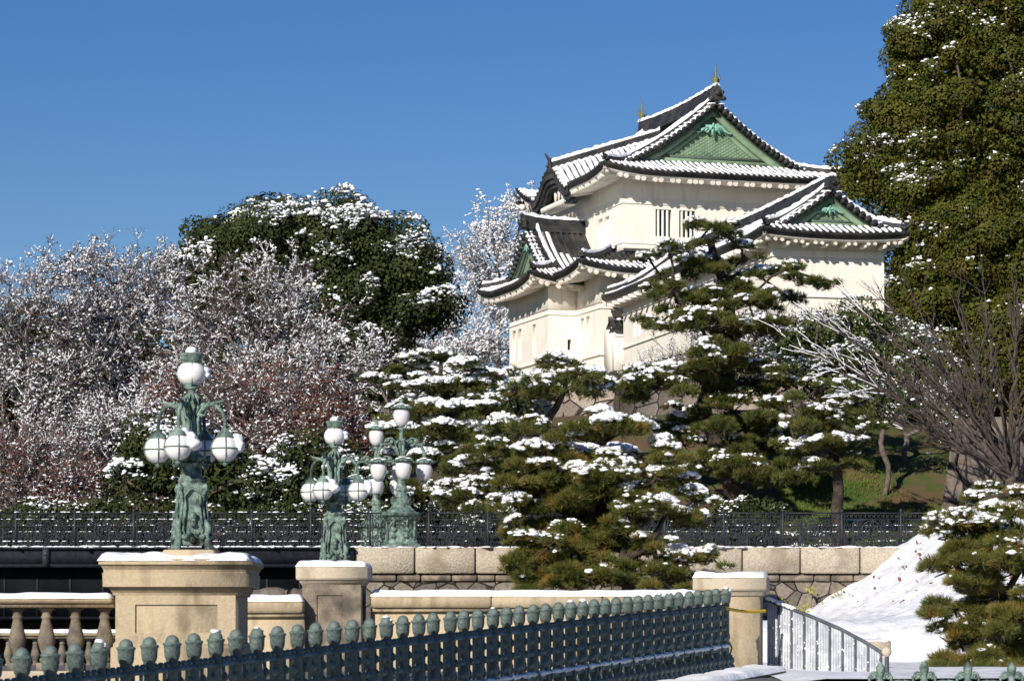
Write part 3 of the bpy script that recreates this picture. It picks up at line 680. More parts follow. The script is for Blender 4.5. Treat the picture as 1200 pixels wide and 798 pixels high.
# little tiled coping where the low wall meets the turret
LW = thing('garden_wall', 'low white plastered wall with a little tiled snowy coping between turret and gallery', 'wall', (5.74, 150, E+BZ), rad(18.36))
g = MB(); g.box(-1.45, 1.6, -2.6, -2.35, .9, 3.1); band(g, [(-1.45, -2.6), (1.6, -2.6)], 2.6, 2.68, .04); g.box(-1.45, -1.2, -2.35, -1.02, .9, 3.1)
g.build('wall', M['plaster'], LW)
Rw = Roof()
for k in range(10):
    x = -1.5+k*.33; Rw.tile.tube([(x, -2.95, 3.05), (x, -2.48, 3.42)], .08, 6)
Rw.tile.add([(-1.7, -2.98, 3.0), (1.6, -2.98, 3.0), (1.6, -2.48, 3.38), (-1.7, -2.48, 3.38), (-1.7, -2.0, 3.0), (1.6, -2.0, 3.0)], [(0, 1, 2, 3), (3, 2, 5, 4), (0, 4, 5, 1)])
Rw.tile.box(-1.7, 1.6, -2.58, -2.38, 3.36, 3.6)
Rw.snow.blobs([(x, -2.5+RG.uniform(-.3, .05), 3.5-.1*RG.uniform()) for x in np.arange(-1.2, 1.4, .16)], .15, (1.2, 1, .5))
rr_ = Rw.tile.build('coping', M['tile'], LW); Rw.snow.build('snow', M['snow'], rr_, True)
# stone base of the turret
def rampart(name, label, loc, rz, x0, x1, y0, y1, zb, zt, batter, m=M['rampart']):
    g = MB(); n = 10
    for i in range(n):
        t0, t1 = i/n, (i+1)/n; o0, o1 = batter*(1-t0)**1.6, batter*(1-t1)**1.6; a, b = zb+(zt-zb)*t0, zb+(zt-zb)*t1
        q0_ = [(x0-o0, y0-o0), (x1+o0, y0-o0), (x1+o0, y1+o0), (x0-o0, y1+o0)]; q1_ = [(x0-o1, y0-o1), (x1+o1, y0-o1), (x1+o1, y1+o1), (x0-o1, y1+o1)]
        g.add([(*p, a) for p in q0_]+[(*p, b) for p in q1_], [(k, (k+1) % 4, 4+(k+1) % 4, 4+k) for k in range(4)])
    g.add([(x0, y0, zt), (x1, y0, zt), (x1, y1, zt), (x0, y1, zt)], [(0, 1, 2, 3)])
    o = g.build(name, m); o.location = tuple(loc); o.rotation_euler = (0, 0, rz); tag(o, label, 'stone wall'); return o
rampart('stone_rampart', 'battered grey stone base wall directly under the white turret', (5.74, 150, E), rad(18.36), -3.7, 13, -1.5, 12, 5.5, 13.12, 2.4)
# ------------------------------------------------------------------ gallery
G = thing('castle_gallery', 'long white single-storey castle gallery with small green gable, to the right of the turret', 'castle gallery', (11.16, 124.4, E+BZ), rad(13.9))
R4 = Roof(); R4.rr = .075
Z4, info4 = irimoya(R4, 2.5-3.3, 2.5+3.3, -1.2, 24.2, 17.55-BZ, 1.95, 1.05, 1.15, .16, .55, True, .45, spacing=.30, rh=.36)
finish(R4, G); gable(G, info4, .26, .58)
WG = MB()
_, _, pt = wall(WG, (0, 0), (5.1, 0), 13.8-BZ, 17.5-BZ)
opg = []
for bb_ in (20.9, 20.1, 17.4, 16.6, 13.9, 13.1, 9.6, 8.8, 5.2, 4.4): opg.append((23-bb_-.25, 23-bb_+.25, 15.35-BZ, 16.45-BZ, .16))
_, _, pt = wall(WG, (0, 23), (0, 0), 13.8-BZ, 17.5-BZ, opg); windows(G, pt, opg, 0, False)
wall(WG, (5.1, 0), (5.1, 23), 13.8-BZ, 17.5-BZ); wall(WG, (5.1, 23), (0, 23), 13.8-BZ, 17.5-BZ)
for z0, z1, o_ in ((16.62, 16.70, .06), (16.95, 17.5, .10), (14.92, 15.0, .07)): band(WG, [(0, 23), (0, 0), (5.1, 0)], z0-BZ, z1-BZ, o_)
WG.build('wall', M['plaster'], G)
br = MB()
for k in range(24):
    y = .3+k*.97; br.box(-.95, .02, y, y+.16, 17.02-BZ, 17.18-BZ)
br.box(-.72, -.58, -.1, 23.2, 17.18-BZ, 17.28-BZ)
for k in range(6): br.box(.35+k*.88, .5+k*.88, -.9, .0, 17.02-BZ, 17.18-BZ)
br.build('bracket', M['plaster'], G)
for k in range(34): MB().box(-.12, .2, .1+k*.7, .45+k*.7, 13.62-BZ, 13.82-BZ).build('drain_stone', M['granite_dark'], G)
rampart('stone_rampart', 'grey stone base wall running below the long white gallery', (11.16, 124.4, E), rad(13.9), -.1, 5.3, -.1, 24, 4.5, 13.7, 2.2)
# dark stone corner on the slope at the right
cr = P(1128, 590, 102)
rampart('stone_corner_wall', 'dark weathered stone wall corner standing on the grassy slope behind the bare tree', (cr[0]+.0, 102.5, E), rad(-20), -.3, 3.6, 0, 6, 2.6, 8.0, .75, M['rampart_dark'])
# ------------------------------------------------------------------ iron bridge, its walls and railing
DB = 88.0; mp = DB/F     # metres per photo pixel at the iron bridge
def X_(px, d=DB): return (px-600)/F*d
zr = (755-641)/F*DB+E    # foot of the railing
gd = thing('iron_bridge', 'black riveted iron girder bridge deck spanning the moat behind the balustrade', 'bridge', (-20, DB, zr-.5))
b = MB(); b.box(-30, 20+X_(415), 0, 10, -.02, .46); b.build('deck', M['iron'], gd)
b = MB(); b.box(-30, 20+X_(415), -.16, -.02, -.02, .42); b.box(-30, 20+X_(415), -.24, -.02, .42, .50); b.box(-30, 20+X_(415), -.2, -.02, -.12, -.02)
b.build('fascia', M['iron'], gd)
for k in range(-2, 4):
    x = 20+X_(55)+k*5.2
    if x < 20+X_(415)-.2: b = MB(); b.box(x-.09, x+.09, -.27, -.0, -.1, .47); b.blobs([(x, -.26, .25)], .05); b.build('bracket', M['iron'], gd)
b = MB()
for yy in (.5, 3.5, 6.5, 9.5):
    b.box(-30, 20+X_(415), yy-.1, yy+.1, -1.6, -.02); b.box(-30, 20+X_(415), yy-.25, yy+.25, -1.7, -1.6)
for k in range(60): b.box(-29.5+k, -29.42+k, .38, .4, -1.6, -.02)
b.build('girder', M['girder'], gd)
b = MB()
for k in range(26):
    x = -29+k*1.9
    if x < 20+X_(405): b.blobs([(x+RG.uniform(-.4, .4), -.12, .50) for _ in range(4)], RG.uniform(.07, .16, 4), (2.6, .8, .35))
b.build('snow', M['snow'], gd, True)
# stone abutment and embankment wall with coping blocks
ew = thing('embankment_wall', 'dark rubble moat wall topped by large pale coping blocks under the iron railing', 'stone wall', (X_(415), DB, E-5))
b = MB(); b.box(0, 30, .25, 1.2, 0, zr-.78-E+5); b.box(0, .9, 1.2, 11, 0, zr-.78-E+5); b.build('rubble_face', M['rubble'], ew)
b = MB(); jx = [415, 486, 557, 627, 698, 769, 869, 938, 1008, 1078, 1150, 1222]
jx = [415, 486, 557, 627, 697, 767, 800, 870, 938, 1008, 1078, 1150, 1222]
z1_ = zr-E+5; z0_ = z1_-.80
for a_, c_2 in zip(jx[:-1], jx[1:]):
    q = RG.uniform(-.015, .015); b.bevbox(X_(a_)-X_(415)+.02, X_(c_2)-X_(415)-.02, 0+q, 1.3, z0_+.01, z1_-.005, .035)
b.build('coping', M['kerb_stone'], ew)
b = MB(); x = 0
while x < 25:
    w_ = RG.uniform(.5, 1.3); b.bevbox(x+.015, x+w_-.015, .14, .6, z0_-.22, z0_-.02, .03); x += w_
b.build('levelling_course', M['granite_dark'], ew)
b = MB()
for k in range(300):
    x = RG.uniform(0, 22); y = RG.uniform(.02, .6)
    b.blobs([(x, y, z1_)], RG.uniform(.04, .11), (2.4, 1.2, .35), seed=k)
b.build('snow', M['snow'], ew, True)
# ornamental railing panels
PW = 69.5*mp
def rail_panel():
    b = MB(); h = 1.08; w_ = PW-.05
    for z in (.05, .18, .86, 1.04): b.box(0, w_, -.014, .014, z-.012, z+.012)
    b.box(0, w_, -.03, .03, 1.04, 1.075)
    def ring(cx, cz, r, t=.012, n=14, a0=0, a1=2*math.pi, sp=0):
        th = np.linspace(a0, a1, n); rr = r*(1-sp*(th-a0)/(a1-a0+1e-9))
        b.tube(np.stack([cx+rr*np.cos(th), 0*th, cz+rr*np.sin(th)], -1), t*1.5, 4, cap=False)
    cx, cz = w_/2, .52
    ring(cx, cz, .30, .016, 22); ring(cx, cz, .19, .013, 16); ring(cx, cz, .07, .014, 10)
    for k in range(8):
        a = k*math.pi/4; b.tube([(cx+.07*math.cos(a), 0, cz+.07*math.sin(a)), (cx+.3*math.cos(a), 0, cz+.3*math.sin(a))], .011, 4, cap=False)
        a += .39; ring(cx+.245*math.cos(a), cz+.245*math.sin(a), .05, .009, 8)
    for q in (-1, 1):
        for zz_, r_ in ((.34, .14), (.70, .14)):
            ring(cx+q*.47, zz_, r_, .013, 16, 0, 4.6*math.pi/2, .75); ring(cx+q*.47, zz_, r_*.45, .010, 9)
            ring(cx+q*.70, zz_, .09, .011, 12, math.pi, 3.4*math.pi, .7)
        ring(cx+q*.60, .52, .07, .010, 9); ring(cx+q*.36, .26, .06, .010, 9); ring(cx+q*.36, .78, .06, .010, 9)
        b.tube([(cx+q*.33, 0, .18), (cx+q*.40, 0, .52), (cx+q*.33, 0, .86)], .010, 4, cap=False)
        b.tube([(cx+q*.82, 0, .05), (cx+q*.82, 0, 1.04)], .013, 4, cap=False)
    for k in range(13):
        x = .05+k*(w_-.1)/12; ring(x, .95, .055, .009, 8); ring(x, .115, .045, .009, 8)
    for k in range(7):
        x = .12+k*(w_-.24)/6; b.tube([(x, 0, .18), (x+.1, 0, .52), (x, 0, .86)], .008, 4, cap=False); b.tube([(x, 0, .18), (x-.1, 0, .52), (x, 0, .86)], .008, 4, cap=False)
    return b.mesh('railing_panel', M['iron'])
def rail_post():
    b = MB(); b.box(-.035, .035, -.035, .035, 0, 1.12); b.box(-.05, .05, -.05, .05, 0, .08); b.lathe([(.05, 1.1), (.055, 1.14), (.03, 1.18), (0, 1.19)], n=8)
    b.tube([(0, .03, .9), (0, .35, .3), (0, .4, 0)], .018, 4); return b.mesh('railing_post', M['iron'])
pm, qm = rail_panel(), rail_post()
def rsnow(seed, dense):
    if dense < .5: return MB().blobs([(.5, 0, .02), (1.1, 0, .21), (.8, 0, .03)], .03, (2, 1, .5), ICO0).mesh('railing_snow', M['snow'])
    b = MB(); rg = np.random.default_rng(seed); w_ = PW
    for zz_, n_, s_ in ((1.085, 6, .035), (.87, 10, .03), (.2, 10, .03), (.02, 22, .06)):
        n_ = int(n_*dense); b.blobs(np.stack([rg.uniform(0, w_, n_), 0*np.zeros(n_), np.full(n_, zz_)], -1), rg.uniform(.5, 1.3, n_)*s_, (2.6, .9, .55), ICO0)
    return b.mesh('railing_snow', M['snow'])
sm_ = [rsnow(k, .3) for k in range(3)]; sd_ = [rsnow(k+5, 1.6) for k in range(3)]
RT = 1.45
def railing(name, label, xa, n, y, snow_until):
    t = thing(name, label, 'railing', (xa, y, zr))
    for k in range(n):
        for me, nm in ((pm, 'panel'), (qm, 'post')):
            o = bpy.data.objects.new(nm, me); COL.objects.link(o); o.parent = t; o.location = (k*PW+(.03 if nm == 'panel' else 0), 0, 0)
        pan = [c for c in COL.objects][-2]
        xx = xa+k*PW
        s_ = bpy.data.objects.new('snow', sd_[k % 3] if xx < snow_until else sm_[k % 3]); COL.objects.link(s_); s_.parent = pan; s_['kind'] = 'stuff'
    return t
n1 = 21; x0_ = X_(1058)-14*PW
while x0_ > X_(-60): x0_ -= PW
railing('iron_railing', 'black wrought iron scroll railing along the near side of the iron bridge and embankment', x0_, int((X_(1150)-x0_)/PW)+1, DB+.45, X_(415))
xb = X_(-60)*98/88; railing('iron_railing', 'black wrought iron scroll railing along the far side of the iron bridge deck', xb, 19, DB+10.2, 99)
st = MB().box(X_(415), 40, 99.0-9.6, 99.0, 2.6+E, 2.955+E); struct('embankment_path', st, M['snow_dirty'])
# ------------------------------------------------------------------ near bridge: pedestals, balustrades, parapet walls
def snowcap(x0, x1, y0, y1, z, h=.07, amp=.03, seed=0, bare=None):
    nx, ny = max(6, int((x1-x0)/.04)), max(6, int((y1-y0)/.05)); nx = min(nx, 400)
    gx, gy = np.meshgrid(np.linspace(x0, x1, nx), np.linspace(y0, y1, ny), indexing='ij')
    e = np.minimum(np.minimum(gx-x0, x1-gx), np.minimum(gy-y0, y1-gy)); e = np.clip(e/.07, 0, 1)**.5
    hh = (h+amp*(vnoise(gx, gy, 3.5, seed)-.5)*2+.35*amp*(vnoise(gx, gy, 16, seed+1)-.5))*e
    ex = .02*(vnoise(gx, gy, 8, seed+3)-.5)
    return MB().grid(np.stack([gx+ex*(e < .5), gy+ex*(e < .5), z+hh-.01*(e < .1)], -1))
def pedestal(px0, px1, ytop, d, name, label, profile, panel, m=None, zbot=-.9, capm=None):
    """profile: (half width factor, photo y) of the square moulded pier, cap first at the bottom"""
    k = d/F; w_ = (px1-px0)*k; cx = (.5*(px0+px1)-600)*k; hw = w_/2
    t = thing(name, label, 'pedestal', (cx, d+hw, E+zbot))
    pr = [(hw*f, (755-y)*k-zbot) for f, y in profile]
    split = next(i for i, (f, y) in enumerate(profile) if y <= panel[4])
    b = MB(); b.sqlathe([(pr[0][0], 0)]+pr[:split+1]); sh = b.build('shaft', m or M['granite'], t)
    b = MB(); b.sqlathe(pr[split:]); b.build('cap', capm or m or M['granite'], t)
    # sunk panel on the front: four raised strips around it
    fx0, fx1, fy0, fy1 = (panel[0]-600)*k-cx, (panel[1]-600)*k-cx, (755-panel[3])*k-zbot, (755-panel[2])*k-zbot
    y = -hw*panel[5]; b = MB(); q = .025
    b.box(fx0, fx1, y-.0, y+.02, fy0, fy1)
    fr = MB(); W = hw*panel[5]
    fr.grid([[(-W, y-q, 0.35), (-W, y-q, fy1+.16)], [(fx0, y-q, .35), (fx0, y-q, fy1+.16)]]); fr.grid([[(fx1, y-q, .35), (fx1, y-q, fy1+.16)], [(W, y-q, .35), (W, y-q, fy1+.16)]])
    fr.grid([[(fx0, y-q, fy1), (fx0, y-q, fy1+.16)], [(fx1, y-q, fy1), (fx1, y-q, fy1+.16)]]); fr.grid([[(fx0, y-q, .35), (fx0, y-q, fy0)], [(fx1, y-q, .35), (fx1, y-q, fy0)]])
    for a_, c_3 in (((fx0, fy0), (fx0, fy1)), ((fx0, fy1), (fx1, fy1)), ((fx1, fy1), (fx1, fy0)), ((fx1, fy0), (fx0, fy0))):
        fr.grid([[(a_[0], y-q, a_[1]), (c_3[0], y-q, c_3[1])], [(a_[0], y, a_[1]), (c_3[0], y, c_3[1])]])
    fr.grid([[(-W, y-q, fy1+.16), (W, y-q, fy1+.16)], [(-W, y, fy1+.16), (W, y, fy1+.16)]]); fr.grid([[(W, y-q, .35), (W, y-q, fy1+.16)], [(W, y, .35), (W, y, fy1+.16)]])
    fr.build('panel_frame', m or M['granite'], sh)
    top = pr[-1]; s_ = snowcap(-top[0]-.02, top[0]+.02, -top[0]-.02, top[0]+.02, top[1]-.012, .075, .03, int(px0)); s_.build('snow', M['snow'], t, True)
    return t, (cx, d+hw, E+zbot+top[1])
p1, top1 = pedestal(116, 293, 657, 33, 'stone_pedestal', 'broad sandy granite pedestal with moulded cornice and snowy top, left of the frame', [
    (.86, 798), (.86, 759), (.83, 757), (.83, 754), (.80, 752), (.80, 697.5), (.83, 697), (.84, 694), (.87, 690), (.87, 688), (.95, 687), (.955, 671), (.94, 670), (.945, 667), (.97, 663), (1, 661), (1, 656), (.985, 654.5)], (157, 254, 708, 741, 697.4, .80))
p1.rotation_euler[2] = rad(-.5)
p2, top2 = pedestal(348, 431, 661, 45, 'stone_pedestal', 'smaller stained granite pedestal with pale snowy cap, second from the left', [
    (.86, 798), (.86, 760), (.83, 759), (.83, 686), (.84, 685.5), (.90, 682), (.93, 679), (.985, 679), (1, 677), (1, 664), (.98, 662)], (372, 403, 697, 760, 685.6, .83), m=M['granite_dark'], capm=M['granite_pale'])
p2.rotation_euler[2] = rad(-2)
def pier(px0, px1, d, name, label, sw, prof_, rz=-8.5):
    k = d/F; hw = (px1-px0)*k/2; cx = (.5*(px0+px1)-600)*k; zb = -1.2
    t = thing(name, label, 'pier', (cx, d+hw, E+zb))
    pr = [(hw*f, (755-y)*k-zb) for f, y in prof_]
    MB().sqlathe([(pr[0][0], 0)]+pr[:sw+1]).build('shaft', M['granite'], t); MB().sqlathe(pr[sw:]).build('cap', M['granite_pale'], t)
    tp = pr[-1]; snowcap(-tp[0]-.02, tp[0]+.02, -tp[0]-.02, tp[0]+.02, tp[1]-.01, .075 if px0 < 900 else .03, .03 if px0 < 900 else .01, int(px0)).build('snow', M['snow'], t, True)
    t.rotation_euler[2] = rad(rz); return t
pr1 = pier(818, 903, 40.1, 'stone_pier', 'square granite gate pier with snowy cap where the green fence ends', 3, [(.82, 798), (.82, 702), (.82, 698), (.88, 697.5), (.92, 692.3), (.985, 691.8), (1, 690), (1, 677), (.985, 675)])
pr2 = pier(990, 1047, 43, 'stone_pier', 'lower granite pier with snowy cap beside the snow bank, behind the white grille', 2, [(.78, 798), (.78, 769), (.86, 768), (.98, 765.5), (1, 764.5), (1, 752), (.98, 750.5)])
# left balustrades
def baluster_mesh(h, w_):
    b = MB(); s_ = h
    b.box(-w_, w_, -w_, w_, 0, .13*s_)
    pr = [(.62, .13), (.78, .16), (.78, .19), (.55, .215), (.50, .24), (.62, .30), (.88, .40), (1.0, .47), (.98, .52), (.82, .62), (.60, .74), (.50, .82), (.62, .84), (.62, .86), (.5, .875), (.5, .90), (.66, .95), (.72, .965)]
    b.lathe([(r*w_, z*s_) for r, z in pr], n=16); b.box(-w_*.8, w_*.8, -w_*.8, w_*.8, .965*s_, s_); return b
def balustrade(label, d, xs_px, ytop, yund, ybot, xr, w_px, seed):
    k = d/F; z0 = (755-ybot)*k; z1 = (755-yund)*k; z2 = (755-ytop)*k
    t = thing('stone_balustrade', label, 'balustrade', ((xr-600)*k, d+.25, E+z0))
    L = -14.
    b = MB(); w_ = .19
    b.box(L, 0, -w_*.8, w_*.8, z1-z0, z1-z0+.05); b.bevbox(L, 0, -w_-.02, w_+.02, z1-z0+.05, z2-z0, .02); b.build('rail', M['granite'], t)
    MB().bevbox(L, 0, -w_-.06, w_+.06, -.30, 0, .02).build('plinth', M['granite_pale'], t)
    snowcap(L, 0, -w_-.03, w_+.03, z2-z0-.01, .06, .012, seed).build('snow', M['snow'], t, True)
    me = baluster_mesh(z1-z0, w_px*k/2)
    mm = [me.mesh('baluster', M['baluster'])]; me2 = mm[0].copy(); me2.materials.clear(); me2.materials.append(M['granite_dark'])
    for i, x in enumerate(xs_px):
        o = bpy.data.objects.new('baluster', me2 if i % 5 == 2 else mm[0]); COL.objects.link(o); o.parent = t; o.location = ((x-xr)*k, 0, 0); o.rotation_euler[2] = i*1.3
        o.rotation_euler[2] = (i % 4)*math.pi/2
    return t
balustrade('near stone balustrade of dark balusters under a snowy rail, left of the broad pedestal', 33.6, [119-34.3*k for k in range(11)], 699, 711.5, 786, 131, 21, 1)
balustrade('far stone balustrade on the other side of the bridge, seen between the near balusters', 58, [118-15.8*k for k in range(24)]+[134, 150], 740, 748, 785, 165, 11, 2)
# parapet walls
def parapet(label, px0, px1, ytop, d, name='parapet_wall', seed=0, joints=()):
    k = d/F; x0, x1 = (px0-600)*k, (px1-600)*k; t = thing(name, label, 'wall', (x0, d, E-1.3)); zt = (755-ytop)*k+1.3; L = x1-x0
    MB().box(0, L, .05, .5, 0, zt-.26).build('wall', M['granite'], t)
    js = [0]+[(j-px0)*k for j in joints]+[L]
    for a_, b_2 in zip(js[:-1], js[1:]):
        b = MB(); b.box(a_+.004, b_2-.004, -.02, .57, zt-.26, zt-.20); b.bevbox(a_+.004, b_2-.004, -.09, .64, zt-.20, zt-.002, .03); b.build('coping', M['granite'], t)
    snowcap(0, L, -.1, .65, zt-.012, .09, .02, seed).build('snow', M['snow'], t, True); return t
parapet('long granite parapet wall with snow along its top, between the second pedestal and the gate pier', 434, 838, 697, 45.4, seed=3, joints=(576, 706))
parapet('short granite parapet wall with snow on top, between the two lamp pedestals', 284, 356, 703, 44.8, seed=4)
rk = thing('garden_rocks', 'rounded grey-green coping stones showing behind the short parapet', 'rocks', tuple(P(320, 700, 47)))
for k in range(5):
    MB().blobs([(-.35+k*.35, RG.uniform(-.1, .2), 0)], .3, (1, .8, .5), ICO2, .04, seed=k).build('rock', M['rampart_dark'], rk, True)
# ------------------------------------------------------------------ bronze lamp candelabra
def globe_cage(b, c, r):
    for k in range(2):
        th = np.linspace(0, 2*math.pi, 20); a = k*math.pi/2+.15
        b.tube(np.stack([c[0]+(r+.004)*np.cos(th)*math.cos(a), c[1]+(r+.004)*np.cos(th)*math.sin(a), c[2]+(r+.004)*np.sin(th)], -1), .007, 4, cap=False)
    th = np.linspace(0, 2*math.pi, 24); b.tube(np.stack([c[0]+(r+.004)*np.cos(th), c[1]+(r+.004)*np.sin(th), c[2]+0*th], -1), .008, 4, cap=False)
def candelabrum(name, label, loc, rot):
    t = thing(name, label, 'street lamp', loc, 0, 'globe lamps on the near bridge')
    b = MB()      # clawed, waisted pedestal
    pts = [(.19, .06), (.20, .12), (.175, .18), (.18, .26), (.17, .42), (.145, .58), (.15, .66), (.175, .72), (.18, .77), (.14, .82), (.12, .84)]
    n = 32; th = np.arange(n)*2*math.pi/n
    A = []
    for r, z in pts:
        k = 1+.12*np.cos(4*th)*(1 if z < .75 else .3); A.append(np.stack([r*k*np.cos(th+math.pi/4+.2), r*k*np.sin(th+math.pi/4+.2), np.full(n, z)], -1))
    b.grid(A, True)
    for q in range(4):
        a = math.pi/4+.2+q*math.pi/2; c, s_ = math.cos(a), math.sin(a)
        f = lambda r, z: (r*c, r*s_, z)
        b.tube([f(.27, .02), f(.25, .10), f(.22, .18), f(.26, .26), f(.215, .36)], [.05, .045, .04, .045, .02], 7)
        for w_ in (-.03, 0, .03): b.blobs([(.29*c-w_*s_, .29*s_+w_*c, .03)], .03, (1, 1, 1), ICO1, .05)
        b.tube([f(.195, .3), f(.19, .42), f(.165, .56), f(.18, .66), f(.225, .72), f(.215, .78), f(.18, .77)], [.018, .02, .02, .026, .03, .026, .014], 6)
        b.blobs([f(.2, .74)], .04, (1, 1, 1), ICO1, .1)
        a2 = a+math.pi/4; c2, s2 = math.cos(a2), math.sin(a2); g = lambda r, z, w_=0: (r*c2-w_*s2, r*s2+w_*c2, z)
        # mask, garland and frame of each face
        b.blobs([g(.185, .36), g(.2, .31), g(.195, .41)], [.045, .03, .035], (1, 1, 1.1), ICO1, .08)
        for w_ in (-1, 1):
            b.tube([g(.19, .20, w_*.02), g(.195, .15, w_*.08), g(.20, .24, w_*.12), g(.185, .34, w_*.10), g(.175, .5, w_*.085), g(.165, .64, w_*.09), g(.17, .71, w_*.04), g(.175, .73, 0)], .014, 5)
            b.blobs([g(.205, .21, w_*.05), g(.2, .16, w_*.10), g(.205, .12, 0)], [.035, .035, .04], (1, 1, 1), ICO1, .15)
    b.build('base', M['bronze'], t, True)
    b = MB()
    b.lathe([(.15, .80), (.165, .83), (.15, .86), (.125, .88), (.12, .95), (.125, 1.0), (.145, 1.02), (.145, 1.04), (.12, 1.04), (.15, 1.08), (.15, 1.12), (.09, 1.16), (.075, 1.24), (.07, 1.30), (.062, 1.40), (.05, 1.6), (.055, 1.70), (.075, 1.76), (.05, 1.80), (.04, 1.86), (.05, 1.93), (.09, 1.97), (.03, 1.98)], n=20)
    for q in range(10):
        a = q*2*math.pi/10; c, s_ = math.cos(a), math.sin(a); b.tube([(.08*c, .08*s_, 1.04), (.14*c, .14*s_, 1.10), (.205*c, .205*s_, 1.10), (.225*c, .225*s_, 1.03), (.19*c, .19*s_, .99)], [.03, .04, .038, .028, .01], 6); b.tube([(.06*c, .06*s_, 1.3), (.10*c, .10*s_, 1.40), (.09*c, .09*s_, 1.52), (.12*c, .12*s_, 1.60)], [.03, .034, .03, .012], 5)
        b.tube([(.06*c, .06*s_, 1.62), (.11*c, .11*s_, 1.70), (.10*c, .10*s_, 1.80), (.05*c, .05*s_, 1.86)], [.02, .024, .02, .01], 5)
    b.build('column', M['bronze'], t, True)
    for q in range(4):
        a = rot+q*math.pi/2; c, s_ = math.cos(a), math.sin(a); f = lambda r, z: (r*c, r*s_, z)
        b = MB(); b.tube([f(.05, 1.52), f(.11, 1.66), f(.20, 1.72), f(.31, 1.72), f(.39, 1.64), f(.42, 1.54), f(.425, 1.42)], [.03, .032, .03, .027, .024, .022, .02], 7)
        b.tube([f(.24, 1.73), f(.30, 1.75), f(.38, 1.76), f(.43, 1.80)], [.024, .02, .015, .005], 5); b.tube([f(.1, 1.62), f(.16, 1.60), f(.2, 1.64), f(.17, 1.69)], .014, 5)
        b.blobs([f(.15, 1.72), f(.22, 1.75), f(.35, 1.70), f(.12, 1.60)], [.035, .03, .026, .03], (1, 1, 1), ICO1, .15)
        arm = b.build('arm', M['bronze'], t, True)
        gc = f(.425, 1.205); b = MB()
        b.lathe([(.02, .24), (.045, .235), (.05, .21), (.085, .185), (.10, .15), (.115, .14), (.09, .12)], gc, 14); b.lathe([(.03, -.165), (.035, -.185), (.012, -.21)], gc, 10); globe_cage(b, gc, .163)
        b.build('globe_cage', M['bronze'], arm, True)
        th = np.linspace(-math.pi/2, math.pi/2, 14); MB().lathe([(.16*math.cos(x), .16*math.sin(x)) for x in th], gc, 24).build('globe', M['globe'], arm, True)
        b = MB(); b.blobs([np.array(gc)+[.12, .05, .10], np.array(gc)+[.16, .0, .03], np.array(gc)+[.04, .03, .17]], [.10, .085, .07], (1, 1, .8), ICO2, .06, seed=q); b.build('snow', M['snow'], arm, True)
    gc = (0, 0, 2.10); b = MB(); globe_cage(b, gc, .160)
    b.lathe([(.06, -.165), (.08, -.16), (.06, -.19), (.03, -.2)], gc, 14); b.lathe([(.10, .12), (.12, .125), (.125, .19), (.13, .205), (.145, .22), (.145, .235), (.10, .247)], gc, 18); b.build('top_cage', M['bronze'], t, True)
    th = np.linspace(-math.pi/2, math.pi/2, 14); MB().lathe([(.172*math.cos(x), .155*math.sin(x)) for x in th], gc, 24).build('globe', M['globe'], t, True)
    b = MB(); b.blobs([(.15, .03, 2.14), (.175, .02, 2.08), (0, 0, 2.355)], [.08, .06, .11], (1, 1, .55), ICO2, .05); b.build('snow', M['snow'], t, True)
    return t
l1 = candelabrum('globe_lamp', 'green bronze candelabra lamp with white cage globes, the larger one on the broad pedestal', (top1[0]+.11, top1[1]-.1, top1[2]+.115), -.26)
# bring it to size: photo shows 235 px at its distance
l1.scale = (.98,)*3
MB().bevbox(-.30, .30, -.30, .30, 0, .13, .02).build('plinth', M['granite'], p1).location = (.11, -.1, top1[2]-p1.location[2]-.01)
l2 = dup(l1, (top2[0]+.0, top2[1], top2[2]+.0), -.12, 'green bronze candelabra lamp with white cage globes, the farther one on the smaller second pedestal', .97)
